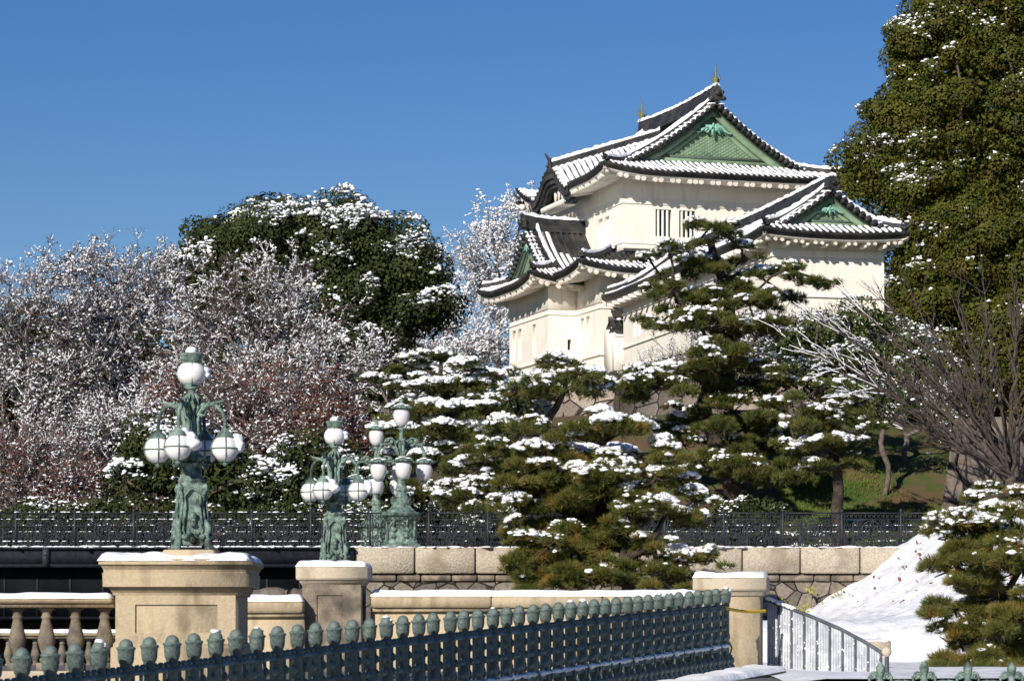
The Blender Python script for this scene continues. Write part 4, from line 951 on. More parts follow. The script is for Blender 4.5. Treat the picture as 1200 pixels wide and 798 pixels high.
# tall bridge lamps with tulip globes
def tulip_lamp(label, loc, rot):
    t = thing('tulip_lamp', label, 'street lamp', loc, 0, 'tulip lamps on the iron bridge')
    b = MB(); b.sqlathe([(.60, 0), (.60, .14), (.50, .2), (.48, .3), (.44, .9), (.46, .98), (.56, 1.04), (.58, 1.1), (.50, 1.14)]);
    for q in (-1, 1):
        b.tube([(q*.4, -.5, .3), (q*.43, -.47, .85)], .04, 5)
        for k in range(3): b.blobs([(q*.2, -.49, .4+.2*k)], .1, (1, .5, .8), ICO1, .2, seed=k)
    b.build('base', M['bronze'], t)
    b = MB(); b.sqlathe([(.46, 1.14), (.44, 1.18), (.30, 1.30), (.27, 1.36)], sy=1)
    b.lathe([(.28, 1.34), (.33, 1.45), (.30, 1.55), (.19, 1.64), (.14, 1.74), (.20, 1.80), (.17, 1.9), (.12, 2.1), (.11, 2.4), (.15, 2.5), (.10, 2.58), (.085, 3.0), (.1, 3.1), (.16, 3.2), (.1, 3.3), (.06, 3.45), (.07, 3.66), (.16, 3.72), (.05, 3.74)], n=16)
    for q in range(8):
        a = q*math.pi/4; c, s_ = math.cos(a), math.sin(a); b.tube([(.1*c, .1*s_, 2.9), (.2*c, .2*s_, 3.05), (.24*c, .24*s_, 3.25), (.12*c, .12*s_, 3.35)], [.03, .05, .05, .02], 5)
        b.tube([(.25*c, .25*s_, 1.4), (.33*c, .33*s_, 1.5), (.26*c, .26*s_, 1.62)], .03, 5)
    b.build('column', M['bronze'], t, True)
    def head(par, c):
        c = np.array(c); b = MB()
        b.lathe([(.10, -.30), (.12, -.27), (.08, -.31)], c, 12)
        b.lathe([(.26, .27), (.30, .25), (.31, .27), (.27, .31), (.2, .35), (.10, .40), (.09, .44), (.05, .47), (.08, .51), (.04, .56), (.0, .60)], c, 14)
        for q in range(12):
            a = q*math.pi/6; b.blobs([c+[.30*math.cos(a), .30*math.sin(a), .29]], .04, (1, 1, 1), ICO0, .1)
        b.build('lamp_cap', M['bronze'], par, True)
        pr = [(.0, -.30), (.08, -.29), (.16, -.24), (.215, -.14), (.25, .0), (.255, .08), (.235, .17), (.17, .26)]
        MB().lathe(pr, c, 20).build('globe', M['tulip'], par, True)
        MB().blobs([c+[0, 0, .38], c+[.1, .0, .35], c+[-.12, 0, .34]], [.15, .12, .1], (1.2, 1, .35), ICO1, .1).build('snow', M['snow'], par, True)
    head(t, (0, 0, 4.06))
    for q in range(4):
        a = rot+q*math.pi/2; c, s_ = math.cos(a), math.sin(a); f = lambda r, z: (r*c, r*s_, z)
        b = MB(); b.tube([f(.08, 3.0), f(.25, 3.15), f(.42, 3.25), f(.58, 3.22), f(.68, 3.05), f(.70, 2.9)], [.06, .055, .05, .05, .045, .04], 7)
        b.tube([f(.15, 3.3), f(.3, 3.42), f(.45, 3.4), f(.5, 3.3), f(.42, 3.26)], .03, 5); b.blobs([f(.3, 3.3), f(.45, 3.33), f(.6, 3.2)], [.08, .07, .06], (1, 1, 1), ICO1, .2)
        arm = b.build('arm', M['bronze'], t, True); head(arm, f(.70, 2.40))
    return t
zl = zr-.05
t1 = tulip_lamp('tall green lamp with opal tulip globes on the near side of the iron bridge', (X_(469), DB+.9, zl), .12)
t2 = dup(t1, ((441-600)/F*97.5, 97.5, zl), -.1, 'farther tall green lamp with opal tulip globes, on the far side of the iron bridge')
# ------------------------------------------------------------------ foreground green cast fence
ux, uy = .3616, .9323; sp = .4049; dpt0 = 22.0
i0 = 58.3; kf = .3775
def fpos(i):
    d = (i+i0)*kf; x = (1919-110420/(i+i0)-600)/F*d; z = ((-4.5+755-755)/F*22.0)*(1-i/45)+((755-689)/F*39.0)*(i/45); return np.array([x, d, E+z])
f0, f45 = fpos(-6), fpos(45); fdir = (f45-f0)/51; ang = math.atan2(fdir[1], fdir[0]); step = math.hypot(fdir[0], fdir[1]); rise = fdir[2]
fence = thing('green_fence', 'long dark green cast iron fence with acorn-headed posts crossing the foreground', 'fence', tuple(f0-[0, 0, 1.1]), ang)
pb = MB()
pb.lathe([(.035, .02), (.06, .03), (.06, .10), (.052, .13), (.05, .40), (.062, .43), (.062, .47), (.05, .5), (.048, .78), (.055, .80), (.055, .83), (.03, .86), (.03, .92)], n=12)
pb.box(-.03, .03, -.03, .03, .84, .93)
pb.lathe([(.050, .84), (.050, .89), (.052, .900), (.060, .912), (.066, .94), (.068, .98), (.070, 1.012), (.078, 1.022), (.080, 1.032), (.072, 1.040), (.060, 1.043), (.057, 1.06), (.048, 1.082), (.028, 1.10), (0, 1.108)], n=18)
for q in range(4):
    a = q*math.pi/2+.6; pb.tube([(.06*math.cos(a), .06*math.sin(a), .2), (.085*math.cos(a), .085*math.sin(a), .3), (.05*math.cos(a), .05*math.sin(a), .38)], .014, 4)
pm_ = pb.mesh('fence_post', M['paint'])
def orn_panel():
    b = MB(); s_ = step
    def T_(x, z, y=0): return (x, y, z+rise*x/s_)
    b.grid([[T_(0, .80, -.03), T_(s_, .80, -.03)], [T_(0, .845, -.03), T_(s_, .845, -.03)], [T_(0, .845, .03), T_(s_, .845, .03)], [T_(0, .80, .03), T_(s_, .80, .03)], [T_(0, .80, -.03), T_(s_, .80, -.03)]])
    b.grid([[T_(0, .26, -.04), T_(s_, .26, -.04)], [T_(0, .32, -.04), T_(s_, .32, -.04)], [T_(0, .32, .04), T_(s_, .32, .04)], [T_(0, .26, .04), T_(s_, .26, .04)], [T_(0, .26, -.04), T_(s_, .26, -.04)]])
    for x in (.135, .27):
        b.tube([T_(x, .32), T_(x, .80)], .018, 6)
        for z in (.42, .56, .70): b.blobs([T_(x+RG.uniform(-.02, .02), z, -.012)], .036, (1, .7, 1.2), ICO1, .2, seed=int(z*100+x*10))
    for x in (.06, .34):
        th = np.linspace(0, 3.2*math.pi, 16)
        for z in (.45, .65): b.tube([T_(x+(.05-.01*t)*math.cos(t), z+(.07-.014*t*.5)*math.sin(t)) for t in th/2], .012, 5)
    for x in (.1, .2, .3): b.blobs([T_(x, .855)], .035, (1, .8, 1), ICO1, .1)
    b.lathe([(.05, .0), (.055, .05), (.03, .08), (.05, .11), (.045, .15), (.02, .17), (.024, .19), (0, .20)], (.2, -.14, .02+rise*.5), 10)
    b.lathe([(.05, .0), (.055, .05), (.03, .08), (.05, .11), (.045, .15), (.02, .17), (.024, .19), (0, .20)], (.0, -.14, .02), 10)
    return b.mesh('ornament_panel', M['paint_dark'])
om_ = orn_panel()
def fsn(seed):
    b = MB(); rg = np.random.default_rng(seed); n_ = 7
    x = np.linspace(.03, step-.03, n_); b.blobs(np.stack([x, np.full(n_, -.035), .33+rise*x/step], -1), rg.uniform(.025, .05, n_), (1.2, .9, .7), ICO1, .12, seed)
    return b.mesh('fence_snow', M['snow'])
fs_ = [fsn(k) for k in range(4)]
for i in range(-6, 46):
    loc = ((i+6)*step, 0, (i+6)*rise)
    o = bpy.data.objects.new('post', pm_); COL.objects.link(o); o.parent = fence; o.location = loc; o.rotation_euler = (RG.normal(0, .006), RG.normal(0, .006), RG.uniform(-.5, .5))
    if i % 7 == 3 or i in (8, 30, 39): MB().blobs([(.02, -.03, 1.07), (0, .0, 1.10)], [.03, .035], (1.1, 1.1, .6), ICO1, .15, i+50).build('snow', M['snow'], o, True)
    if i < 45:
        q = bpy.data.objects.new('ornament_panel', om_); COL.objects.link(q); q.parent = fence; q.location = loc
        s_ = bpy.data.objects.new('snow', fs_[i % 4]); COL.objects.link(s_); s_.parent = q; s_['kind'] = 'stuff'
kb_ = thing('fence_kerb', 'snow covered stone kerb under the green fence', 'kerb', tuple(f0-[0, 0, 1.1]), ang)
L_ = 51.8*step; b = MB()
b.add([(0, -.75, -.6), (L_, -.75, -.6), (L_, .16, -.6), (0, .16, -.6), (0, -.75, .0), (L_, -.75, L_/step*rise), (L_, .16, L_/step*rise), (0, .16, 0)], [(0,3,2,1),(4,5,6,7),(0,1,5,4),(1,2,6,5),(2,3,7,6),(3,0,4,7)])
b.build('stone', M['granite'], kb_)
sn = snowcap(0, L_, -.77, -.22, -.01, .07, .02, 9); 
for v in sn.V: v[:, 2] += v[:, 0]/step*rise
sn.build('snow', M['snow'], kb_, True)
# yellow rope from the last post to the pier
pe = fpos(45); a_ = np.array([pe[0], pe[1]-.02, pe[2]-.27]); c_4 = P(897, 715.5, 40.05); 
rp = MB(); ts = np.linspace(0, 1, 40); rp.tube([a_*(1-t)+c_4*t-[0, 0, .10*t*(1-t)] for t in ts], .02+.006*np.sin(ts*150), 8)
rp.tube([a_+[.02*math.cos(t)*2, .02*math.sin(t)*2, .012*t/3-.03] for t in np.linspace(0, 12, 40)], .016, 6)
tag(rp.build('yellow_rope', M['yellow']), 'yellow twisted rope tied from the last fence post to the gate pier', 'rope')
# grille between the piers, its sunlit paleness put into the bar colour
def grille():
    t = thing('iron_grille', 'iron grille of close bars coloured pale as if sunlit, with a sagging curved top, beside the gate pier', 'grille', tuple(P(905, 798, 40.6)))
    px = np.linspace(901, 1036, 46); o = P(905, 798, 40.6)
    def top(x): 
        q = (x-901)/135; return float(np.interp(x, [901, 915, 950, 985, 1008, 1020, 1037], [704, 710, 723, 738, 750, 757, 768]))
    def dep(x): return 40.75-1.1*((x-901)/135)
    b = MB(); bp = []
    for i, x in enumerate(px):
        d = dep(x); a = P(x, top(x), d)-o; z = P(x, 850, d)-o
        if i % 5 == 4: bp.append((a, z))
        else: b.box(a[0]-.022, a[0]+.014, a[1]-.012, a[1]+.012, z[2], a[2])
    b.build('bars', M['lattice'], t)
    for a, z in bp: MB().box(a[0]-.018, a[0]+.018, a[1]-.03, a[1]+.02, z[2], a[2]+.02).build('post', M['lattice_dark'], t)
    tr = MB(); xx = np.linspace(899, 1037, 30); tr.tube([P(x, top(x)-1, dep(x))-o for x in xx], .028, 8); tr.build('top_rail', M['lattice_dark'], t)
    b = MB(); b.blobs([P(x, top(x)-3, dep(x))-o for x in np.linspace(901, 930, 14)], .035, (1.4, 1, .7)); rg = np.random.default_rng(2)
    for _ in range(130):
        x = rg.uniform(903, 1034); y = top(x)+rg.uniform(5, 80); b.blobs([P(x, y, dep(x)-.02)-o], rg.uniform(.012, .03), (1, .6, 1), ICO0)
    b.build('snow', M['snow'], t, True)
    b = MB(); a = P(1039, 764, dep(1036))-o; b.lathe([(.03, -.06), (.06, -.03), (.07, .0), (.06, .05), (.0, .08)], a, 12); b.build('end_knob', M['granite_pale'], t, True)
    b = MB(); b.tube([a+[0, 0, -.06], a+[0, 0, -.7]], .035, 8); b.build('end_post', M['lattice_dark'], t)
grille()
# scrolled fence at the lower right corner
sf = thing('scroll_fence', 'verdigris scroll-topped iron fence with pointed finials at the lower right corner', 'fence', tuple(P(1083, 830, 27)))
o_ = P(1083, 830, 27)
for i in range(-1, 4):
    x = 1083+i*51.2; c = P(x, 798, 27)-o_; b = MB(); k = 27/F
    b.lathe([(.026, -.25), (.03, -.02), (.04, .0), (.03, .02), (.028, .06), (.034, .075), (.042, .10), (.044, .125), (.03, .15), (.018, .17), (.0, .185)], c, 14)
    for q in (-1, 1):
        th = np.linspace(0, 3.4*math.pi, 22); r = .042*(1-th/(3.9*math.pi))
        b.tube(np.stack([c[0]+q*(.062-r*np.cos(th)*1.), c[1]+0*th, c[2]+.05+r*np.sin(th)], -1), .012, 6); b.tube([c+[q*.03, 0, -.06], c+[q*.10, 0, -.02], c+[q*.105, 0, .05]], .014, 6)
    b.build('post', M['bronze'], sf, True)
    th = np.linspace(0, math.pi, 16); b = MB()
    for rr_2, t_ in ((.17, .014), (.125, .010)): b.tube(np.stack([c[0]+51.2*k/2-rr_2*np.cos(th), c[1]+0*th, c[2]-.10+rr_2*.62*np.sin(th)], -1), t_, 6)
    b.build('arch_rail', M['bronze'], sf, True)
# ------------------------------------------------------------------ trees
def grow(root, pts, alpha=.45, r_tip=.012, gain=.9, rmax=9, pw=2.3, seed=0):
    """connect scattered points into a branching skeleton grown from the trunk path `root` (k,3)"""
    root = np.asarray(root, float); pts = np.asarray(pts, float); n0 = len(root); N = n0+len(pts)
    A = np.vstack([root, pts]); par = np.full(N, -1); par[1:n0] = np.arange(n0-1)
    cost = np.zeros(N); 
    for i in range(1, n0): cost[i] = cost[i-1]+np.linalg.norm(A[i]-A[i-1])*.6
    best = np.full(len(pts), 1e9); bp = np.zeros(len(pts), int); done = np.zeros(len(pts), bool)
    order = list(range(n0))
    def relax(i):
        d = np.linalg.norm(pts-A[i], axis=1); dn = (pts[:, 2]-A[i][2]); c = d*(1+.25*(dn < 0))+alpha*cost[i]
        m_ = c < best; best[m_] = c[m_]; bp[m_] = i
    for i in range(max(1, n0//3), n0): relax(i)
    for _ in range(len(pts)):
        b_ = np.where(done, 1e9, best); j = int(b_.argmin()); done[j] = True; i = n0+j; par[i] = bp[j]; cost[i] = cost[bp[j]]+np.linalg.norm(A[i]-A[bp[j]]); order.append(i); relax(i)
    w_ = np.zeros(N); kids = [[] for _ in range(N)]
    for i in order:
        if par[i] >= 0: kids[par[i]].append(i)
    for i in reversed(order):
        if not kids[i]: w_[i] = 1
        if par[i] >= 0: w_[par[i]] += w_[i]
    r = r_tip*w_**(1/pw)*gain
    return A, par, kids, r, order, n0
def skeleton_mesh(mb, A, par, kids, r, n0, trunk_r=None, wob=.08, seed=0):
    rg = np.random.default_rng(seed); N = len(A)
    if trunk_r is not None:
        for i in range(n0): r[i] = max(r[i], trunk_r[0]+(trunk_r[1]-trunk_r[0])*i/(n0-1))
    # chains following the thickest child
    starts = [(0, None)]
    while starts:
        i, p = starts.pop(); ch = [] if p is None else [p]; rr = [] if p is None else [min(r[p], r[i]*1.25)]
        while True:
            ch.append(i); rr.append(r[i])
            if not kids[i]: break
            ks = sorted(kids[i], key=lambda k: -r[k]+(-1e3 if (k < n0) else 0))
            for k in ks[1:]: starts.append((k, i))
            i = ks[0]
        P_ = A[ch]
        if len(P_) < 2: continue
        # subdivide with small wobble
        L = np.linalg.norm(np.diff(P_, axis=0), axis=1).sum(); m_ = min(40, max(3, len(P_)*2)); t = np.linspace(0, len(P_)-1, m_); i0 = np.minimum(t.astype(int), len(P_)-2); f = (t-i0)[:, None]
        Pm = np.vstack([2*P_[0]-P_[1], P_, 2*P_[-1]-P_[-2]]); p0, p1_, p2_, p3 = Pm[i0], Pm[i0+1], Pm[i0+2], Pm[i0+3]
        Q = .5*((2*p1_)+(-p0+p2_)*f+(2*p0-5*p1_+4*p2_-p3)*f**2+(-p0+3*p1_-3*p2_+p3)*f**3)
        R_ = np.interp(t, np.arange(len(rr)), rr); Q[1:-1] += rg.normal(0, 1, Q[1:-1].shape)*np.minimum(R_[1:-1, None]*.35, wob)
        mx = R_.max(); mb.tube(Q, R_, 10 if mx > .2 else (6 if mx > .06 else (4 if mx > .025 else 3)), cap=False)
def ell(n, E_, rg, shell=.0):
    """n random points in a union of ellipsoids E_=[(c,(rx,ry,rz))]"""
    v = np.array([np.prod(e[1])**(2/3) for e in E_]); k = rg.choice(len(E_), n, p=v/v.sum())
    d = rg.normal(0, 1, (n, 3)); d /= np.linalg.norm(d, axis=1)[:, None]; u = rg.uniform(shell**3, 1, n)**(1/3)
    C = np.array([e[0] for e in E_])[k]; R = np.array([e[1] for e in E_])[k]
    return C+d*R*u[:, None], k, d
def E2(px, py, d, rx, ry, rd=None, o=(0, 0, 0)):
    k = d/F; return (P(px, py, d)-np.array(o), (rx*k, (rd if rd else .8*rx)*k, ry*k))
def twigs(rg, C, D, n, l, up=.25):
    """n thin twigs leaving each point C along D; returns start and end arrays"""
    m_ = len(C); d = D[:, None]+rg.normal(0, .55, (m_, n, 3)); d[..., 2] += up; d /= np.linalg.norm(d, axis=2)[..., None]
    L = l*rg.uniform(.4, 1.2, (m_, n, 1)); s = np.repeat(C[:, None], n, 1); return s.reshape(-1, 3), (s+d*L).reshape(-1, 3)
def stickmesh(mb, S, T_, r0, r1):
    D = T_-S; D /= np.maximum(np.linalg.norm(D, axis=1), 1e-6)[:, None]; a = np.cross(D, [.3, .2, 1.]); a /= np.linalg.norm(a, axis=1)[:, None]; b = np.cross(D, a)
    th = np.arange(3)*2*math.pi/3; ring = a[:, None]*np.cos(th)[None, :, None]+b[:, None]*np.sin(th)[None, :, None]
    X = np.concatenate([S[:, None]+ring*r0, T_[:, None]+ring*r1], 1); n = len(S); base = (np.arange(n)*6)[:, None]
    f = np.concatenate([np.stack([base+i, base+(i+1) % 3, base+3+(i+1) % 3, base+3+i], -1) for i in range(3)], 1)
    mb.add(X.reshape(-1, 3), f.reshape(-1, 4))
def snowy_tree(label, base, trunk, E_, seed, n=700, leaf=None, nleaf=0, snow=1., tw=4, twl=.55, rt=.016, dab=.05, alpha=.35, group=None, name='snowy_tree', snow_fn=None, bark='twig', leafsize=.09, trunk_r=(.28, .12), nsn=3, lines=.22):
    base = np.array(base, float); rg = np.random.default_rng(seed)
    t = thing(name, label, 'tree', base, 0, group)
    tr = np.array(trunk)-base; EE = [(np.array(c)-base, r) for c, r in E_]
    cl, _, _ = ell(max(6, n//22), EE, rg, .45); ksz = .16*np.mean([sum(e[1]) for e in EE])
    pts = cl[rg.integers(0, len(cl), n)]+rg.normal(0, .5, (n, 3))*min(ksz, 1.1)
    A, par, kids, r, order, n0 = grow(tr, pts, alpha, rt, 1, seed=seed)
    mb = MB(); skeleton_mesh(mb, A, par, kids, r, n0, trunk_r, seed=seed)
    i = np.arange(n0, len(A)); D = A[i]-A[par[i]]; D /= np.maximum(np.linalg.norm(D, axis=1), 1e-6)[:, None]
    S, T_ = twigs(rg, A[i], D, tw, twl); stickmesh(mb, S, T_, rt*.6, rt*.3)
    S2, T2 = twigs(rg, S+(T_-S)*.6, (T_-S)/np.maximum(np.linalg.norm(T_-S, axis=1), 1e-6)[:, None], 2, twl*.5); stickmesh(mb, S2, T2, rt*.4, rt*.25)
    mb.build('trunk', M[bark], t)
    S_, E__ = np.vstack([S, S2, A[par[i]]]), np.vstack([T_, T2, A[i]])
    sn = MB(); kk = rg.integers(0, len(S_), int(len(S_)*nsn*snow)); f = rg.uniform(0, 1, len(kk))[:, None]; C = S_[kk]*(1-f)+E__[kk]*f+[0, 0, dab*.5]
    w_ = vnoise(C[:, 0]+.7*C[:, 1], C[:, 2]*1.2, .55, seed+3)*.6+vnoise(C[:, 0]-C[:, 1], C[:, 2], 2.2, seed+5)*.5; C = C[w_ > rg.uniform(.12, .80, len(C))]
    if snow_fn is not None: C = C[snow_fn(C+base)]
    Lc = (S_+E__)/2; w2_ = vnoise(Lc[:, 0]+.7*Lc[:, 1], Lc[:, 2]*1.2, .55, seed+3); lk = np.where(rg.uniform(0, 1, len(S_)) < lines*snow*(.3+1.4*w2_))[0]; Lc = Lc[lk]
    if snow_fn is not None and len(lk): lk = lk[snow_fn(Lc+base)]; Lc = (S_[lk]+E__[lk])/2
    if len(lk):
        f0_ = rg.uniform(0, .4, (len(lk), 1)); f1_ = f0_+rg.uniform(.3, .6, (len(lk), 1)); up_ = np.array([0, 0, rt*1.1])
        stickmesh(sn, S_[lk]*(1-f0_)+E__[lk]*f0_+up_, S_[lk]*(1-f1_)+E__[lk]*f1_+up_, rt*1.25, rt*.8)
    if len(C):
        rr = dab*np.exp(rg.normal(-.15, .42, len(C)).clip(-1, .45)); sn.blobs(C, rr, (1.5, 1., .75), ICO0, .3, seed); sn.build('snow', M['snow'], t, True)
    if nleaf:
        lf = MB(); kk = rg.integers(0, len(S_), nleaf*3); f = rg.uniform(0, 1.05, len(kk))[:, None]; C = S_[kk]*(1-f)+E__[kk]*f
        w_ = vnoise(C[:, 0]*1+C[:, 1], C[:, 2], .6, seed); C = C[w_ > rg.uniform(.15, .85, len(C))][:nleaf]
        C = C+rg.normal(0, .05, C.shape); lf.leaves(C, rg.normal(0, 1, C.shape), leafsize, .4, seed); lf.build('crown', M[leaf or 'leaf_brown'], t)
    return t
def evergreen(label, base, trunk, E_, seed, lobes=60, lr=(1.0, 1.7), per=900, size=.2, mat_='leaf_dark', snow=.5, snow_fn=None, group=None, name='evergreen_tree', dab=.16, thr=.55, jit=.55, trunk_r=(.5, .25), fill=.0, asp=.6):
    base = np.array(base, float); rg = np.random.default_rng(seed); t = thing(name, label, 'tree', base, 0, group)
    EE = [(np.array(c)-base, r) for c, r in E_]; tr = np.array(trunk)-base
    C, k, d = ell(lobes, EE, rg, .72); R = rg.uniform(*lr, lobes)
    A, par, kids, r, order, n0 = grow(tr, C, .3, .05, 1); mb = MB(); skeleton_mesh(mb, A, par, kids, r, n0, trunk_r); mb.build('trunk', M['bark_grey'], t)
    cen = np.mean([e[0] for e in EE], axis=0)
    lf, sn = MB(), MB(); allC, allN = [], []
    for q in range(lobes):
        n = int(per*(R[q]/np.mean(lr))**2); dd = rg.normal(0, 1, (n, 3)); dd[:, 2] += .15; dd /= np.linalg.norm(dd, axis=1)[:, None]
        # lumpy lobe made of smaller sprays
        sub = rg.normal(0, 1, (26, 3)); sub /= np.linalg.norm(sub, axis=1)[:, None]; kx = np.argmax(dd@sub.T, 1); near_ = (dd*sub[kx]).sum(1)
        rr = R[q]*(.62+.42*np.clip((near_-.78)/.22, 0, 1))*rg.uniform(.86, 1.06, n)
        c = C[q]+dd*rr[:, None]*np.array([1, 1, .75]); nn = dd*.6+sub[kx]*.5+[0, 0, .25]
        allC.append(c); allN.append(nn)
    c = np.vstack(allC); nn = np.vstack(allN)
    lf.leaves(c, nn, size, jit, seed, asp)
    if fill:
        fc, _, _ = ell(int(len(c)*fill), [(e[0], tuple(x*.85 for x in e[1])) for e in EE], rg, .3); lf.leaves(fc, rg.normal(0, 1, fc.shape), size*1.5, .5, seed+1)
    lf.build('crown', M[mat_], t)
    if snow:
        nrm = nn/np.linalg.norm(nn, axis=1)[:, None]; sc = vnoise(c[:, 0]+.5*c[:, 1], c[:, 2]*1.3, .9, seed)+.45*(vnoise(c[:, 0]-c[:, 1], c[:, 2], 3.1, seed+4)-.5)
        sc = sc+.5*(vnoise(c[:, 0]+c[:, 1], c[:, 2]*1.5, 5.2, seed+8)-.5); m_ = (nrm[:, 2] > .35) & (sc > thr+.04)
        if snow_fn is not None: m_ &= snow_fn(c+base)
        cc = c[m_]; cc = cc[rg.uniform(0, 1, len(cc)) < snow]
        if len(cc): sn.blobs(cc+[0, 0, size*.2], dab*.8*np.exp(rg.normal(-.1, .4, len(cc)).clip(-1, .45)), (1.15, 1.15, .6), ICO0, .3, seed); sn.build('snow', M['snow'], t, True)
    return t
def pine(label, base, trunk, pads, d, seed, rt=(.3, .1), nl=.17, nw=.02, dens=42, m=14, mat_='needle', snow=.6, thr=.45, group=None, depth=None, ndl_up=.55, droop=.0, dz=0, bsn=.10, lump=1.0):
    """pads = (px, py, rx, ry[, snow]) in photo pixels at the tree's distance; each pad gets its own depth"""
    rg = np.random.default_rng(seed); k = d/F; tr = np.array([P(*q) if len(q) == 3 else P(q[0], q[1], d) for q in trunk]); base = np.array([tr[0][0], tr[0][1], base])
    tr[0][2] = base[2]
    t = thing('pine_tree', label, 'pine tree', base, 0, group)
    W = (max(p[0]+p[2] for p in pads)-min(p[0]-p[2] for p in pads))*k; dp = (depth if depth else .35*W)
    lc, nd, sn = [], [], []
    cs = []
    for p in pads:
        xx = abs(p[0]-np.interp(-p[1], [-q[1] for q in trunk], [q[0] for q in trunk]))*k
        yo = rg.uniform(-1, 1)*max(.3, dp-.4*xx); yo = -abs(yo)*.7 if rg.uniform() < .65 else yo
        c = P(p[0], p[1], d+yo); cs.append(c)
    cs = np.array(cs)
    A, par, kids, r, order, n0 = grow(tr-base, cs-base, .15, .045, 1, pw=2.2); mb = MB(); skeleton_mesh(mb, A, par, kids, r, n0, rt, wob=.12, seed=seed)
    nC, nN, sC, sR = [], [], [], []
    bs, be = [], []
    for c, p in zip(cs, pads):
        rx, rz = p[2]*k*1.08, p[3]*k*1.35; ry = rx*rg.uniform(.7, .95); sw = p[4] if len(p) > 4 else snow
        # pad = cluster of small cushions
        nc = max(4, int(rx*ry*math.pi*2.3*lump)); a = rg.uniform(0, 2*math.pi, nc); u = np.sqrt(rg.uniform(0, 1, nc)); tl = rg.uniform(-.18, .18, 2)
        cx_ = np.stack([np.cos(a)*u*rx*.86, np.sin(a)*u*ry*.86], -1); cz = rz*(.75*(1-u**2)-.35)+rg.uniform(-.75, .45, nc)*rz+cx_[:, 0]*tl[0]+cx_[:, 1]*tl[1]-droop*u*rx
        cc = c+np.stack([cx_[:, 0], cx_[:, 1], cz], -1); cr = rg.uniform(.26, .5, nc)*min(1.3, max(.55, rx/1.2))
        for q in range(nc):
            bs.append(c-base); be.append(cc[q]-base-[0, 0, .1])
            n = int(dens*cr[q]**2*9); dd = rg.normal(0, 1, (n, 3)); dd[:, 2] = np.where(dd[:, 2] < -.35, -dd[:, 2]*.5, dd[:, 2]); dd /= np.linalg.norm(dd, axis=1)[:, None]
            nC.append(cc[q]+dd*cr[q]*np.array([1, 1, .55])*rg.uniform(.5, 1, (n, 1))); nN.append(dd*np.array([1, 1, .6])+[0, 0, ndl_up])
            # snow lies on the tops in patches
            ns = int(70*cr[q]**2*9*sw*(cz[q] > -.35*rz)); 
            if ns:
                a2 = rg.uniform(0, 2*math.pi, ns); u2 = np.sqrt(rg.uniform(0, 1, ns)); sx, sy = np.cos(a2)*u2*cr[q]*1.05, np.sin(a2)*u2*cr[q]*1.05
                pz = cc[q]+np.stack([sx, sy, cr[q]*.55*np.sqrt(np.maximum(0, 1.15-u2**2))+nl*.45], -1)
                keep = vnoise(pz[:, 0]*1.0+pz[:, 2], pz[:, 1]-pz[:, 2]*.5, 1.7, seed)+.75*(vnoise(pz[:, 0], pz[:, 1]+pz[:, 2], 4.5, seed)-.5) > thr+.06+.2*(.6-sw)
                pz[:, 2] -= .10*rg.uniform(0, 1, ns)
                sC.append(pz[keep]); sR.append(bsn*.78*np.exp(rg.normal(-.05, .38, keep.sum()).clip(-1, .4)))
    S, T_ = np.array(bs), np.array(be); mid = (S+T_)/2-[0, 0, .08]; stickmesh(mb, S, mid, .03, .022); stickmesh(mb, mid, T_, .022, .012)
    mb.build('trunk', M['bark'], t, True)
    nC, nN = np.vstack(nC)-base, np.vstack(nN); MB().needles(nC, nN, m, nl, nw, .55, seed).build('crown', M[mat_], t)
    if sC:
        sC, sR = np.vstack(sC)-base, np.concatenate(sR)
        if len(sC): MB().blobs(sC, sR, (1.2, 1.2, .65), ICO1, .2, seed).build('snow', M['snow'], t, True)
    return t
# ---- background: snow laden broadleaf trees beyond the iron bridge, left
gz = lambda x, y: float(terrain(x, y))
GRP = 'snow laden trees beyond the iron bridge'
def st(label, px, d, E_, seed, **k):
    X = (px-600)/F*d; b = np.array([X, d, gz(X, d)-.1]); e0 = np.array(E_[0][:2]); tp = P(px+4, E_[0][1]+30, d)
    trunk = [b, b+(tp-b)*.3+[.3, .2, 0], b+(tp-b)*.6+[-.2, -.2, 0], tp]
    return snowy_tree(label, b, trunk, [E2(e[0], e[1], d+(e[4] if len(e) > 4 else 0), e[2], e[3]) for e in E_], seed, group=GRP, **k)
TK = dict(tw=5, twl=.6, rt=.015, dab=.034, nsn=.8, lines=.28)
st('broad snow-dusted tree with brown leaves at the far left edge', 30, 112, [(35, 400, 75, 105), (10, 480, 80, 90), (75, 450, 60, 90)], 11, n=950, nleaf=11000, snow=1.0, **TK)
st('snow-dusted tree with mauve-brown twigs, second from the left edge', 150, 116, [(150, 385, 85, 85), (190, 340, 55, 40), (120, 340, 50, 40), (130, 460, 90, 80)], 12, n=1100, nleaf=11000, snow=1.0, **TK)
st('tall rounded snow-dusted tree just right of the big globe lamp, before the evergreen dome', 300, 112, [(320, 385, 85, 78), (260, 400, 75, 75), (375, 420, 50, 60), (340, 460, 80, 60)], 13, n=1150, nleaf=15000, snow=1.0, **TK)
st('low white snow-covered tree above the bridge railing at the left', 120, 106, [(110, 520, 90, 60), (50, 555, 70, 45), (190, 490, 50, 50)], 14, n=700, nleaf=7000, snow=1.0, **TK)
st('rust-leaved tree with little snow behind the globe lamps', 330, 105, [(330, 490, 80, 50), (270, 500, 60, 60), (390, 500, 50, 45), (230, 470, 40, 40)], 15, n=800, leaf='leaf_red', nleaf=22000, snow=.45, **TK)
st('rusty brown low tree with withered leaves at the lower left corner', 60, 103, [(50, 570, 90, 30), (10, 540, 50, 40)], 16, n=350, leaf='leaf_red', nleaf=9000, snow=.5, **TK)
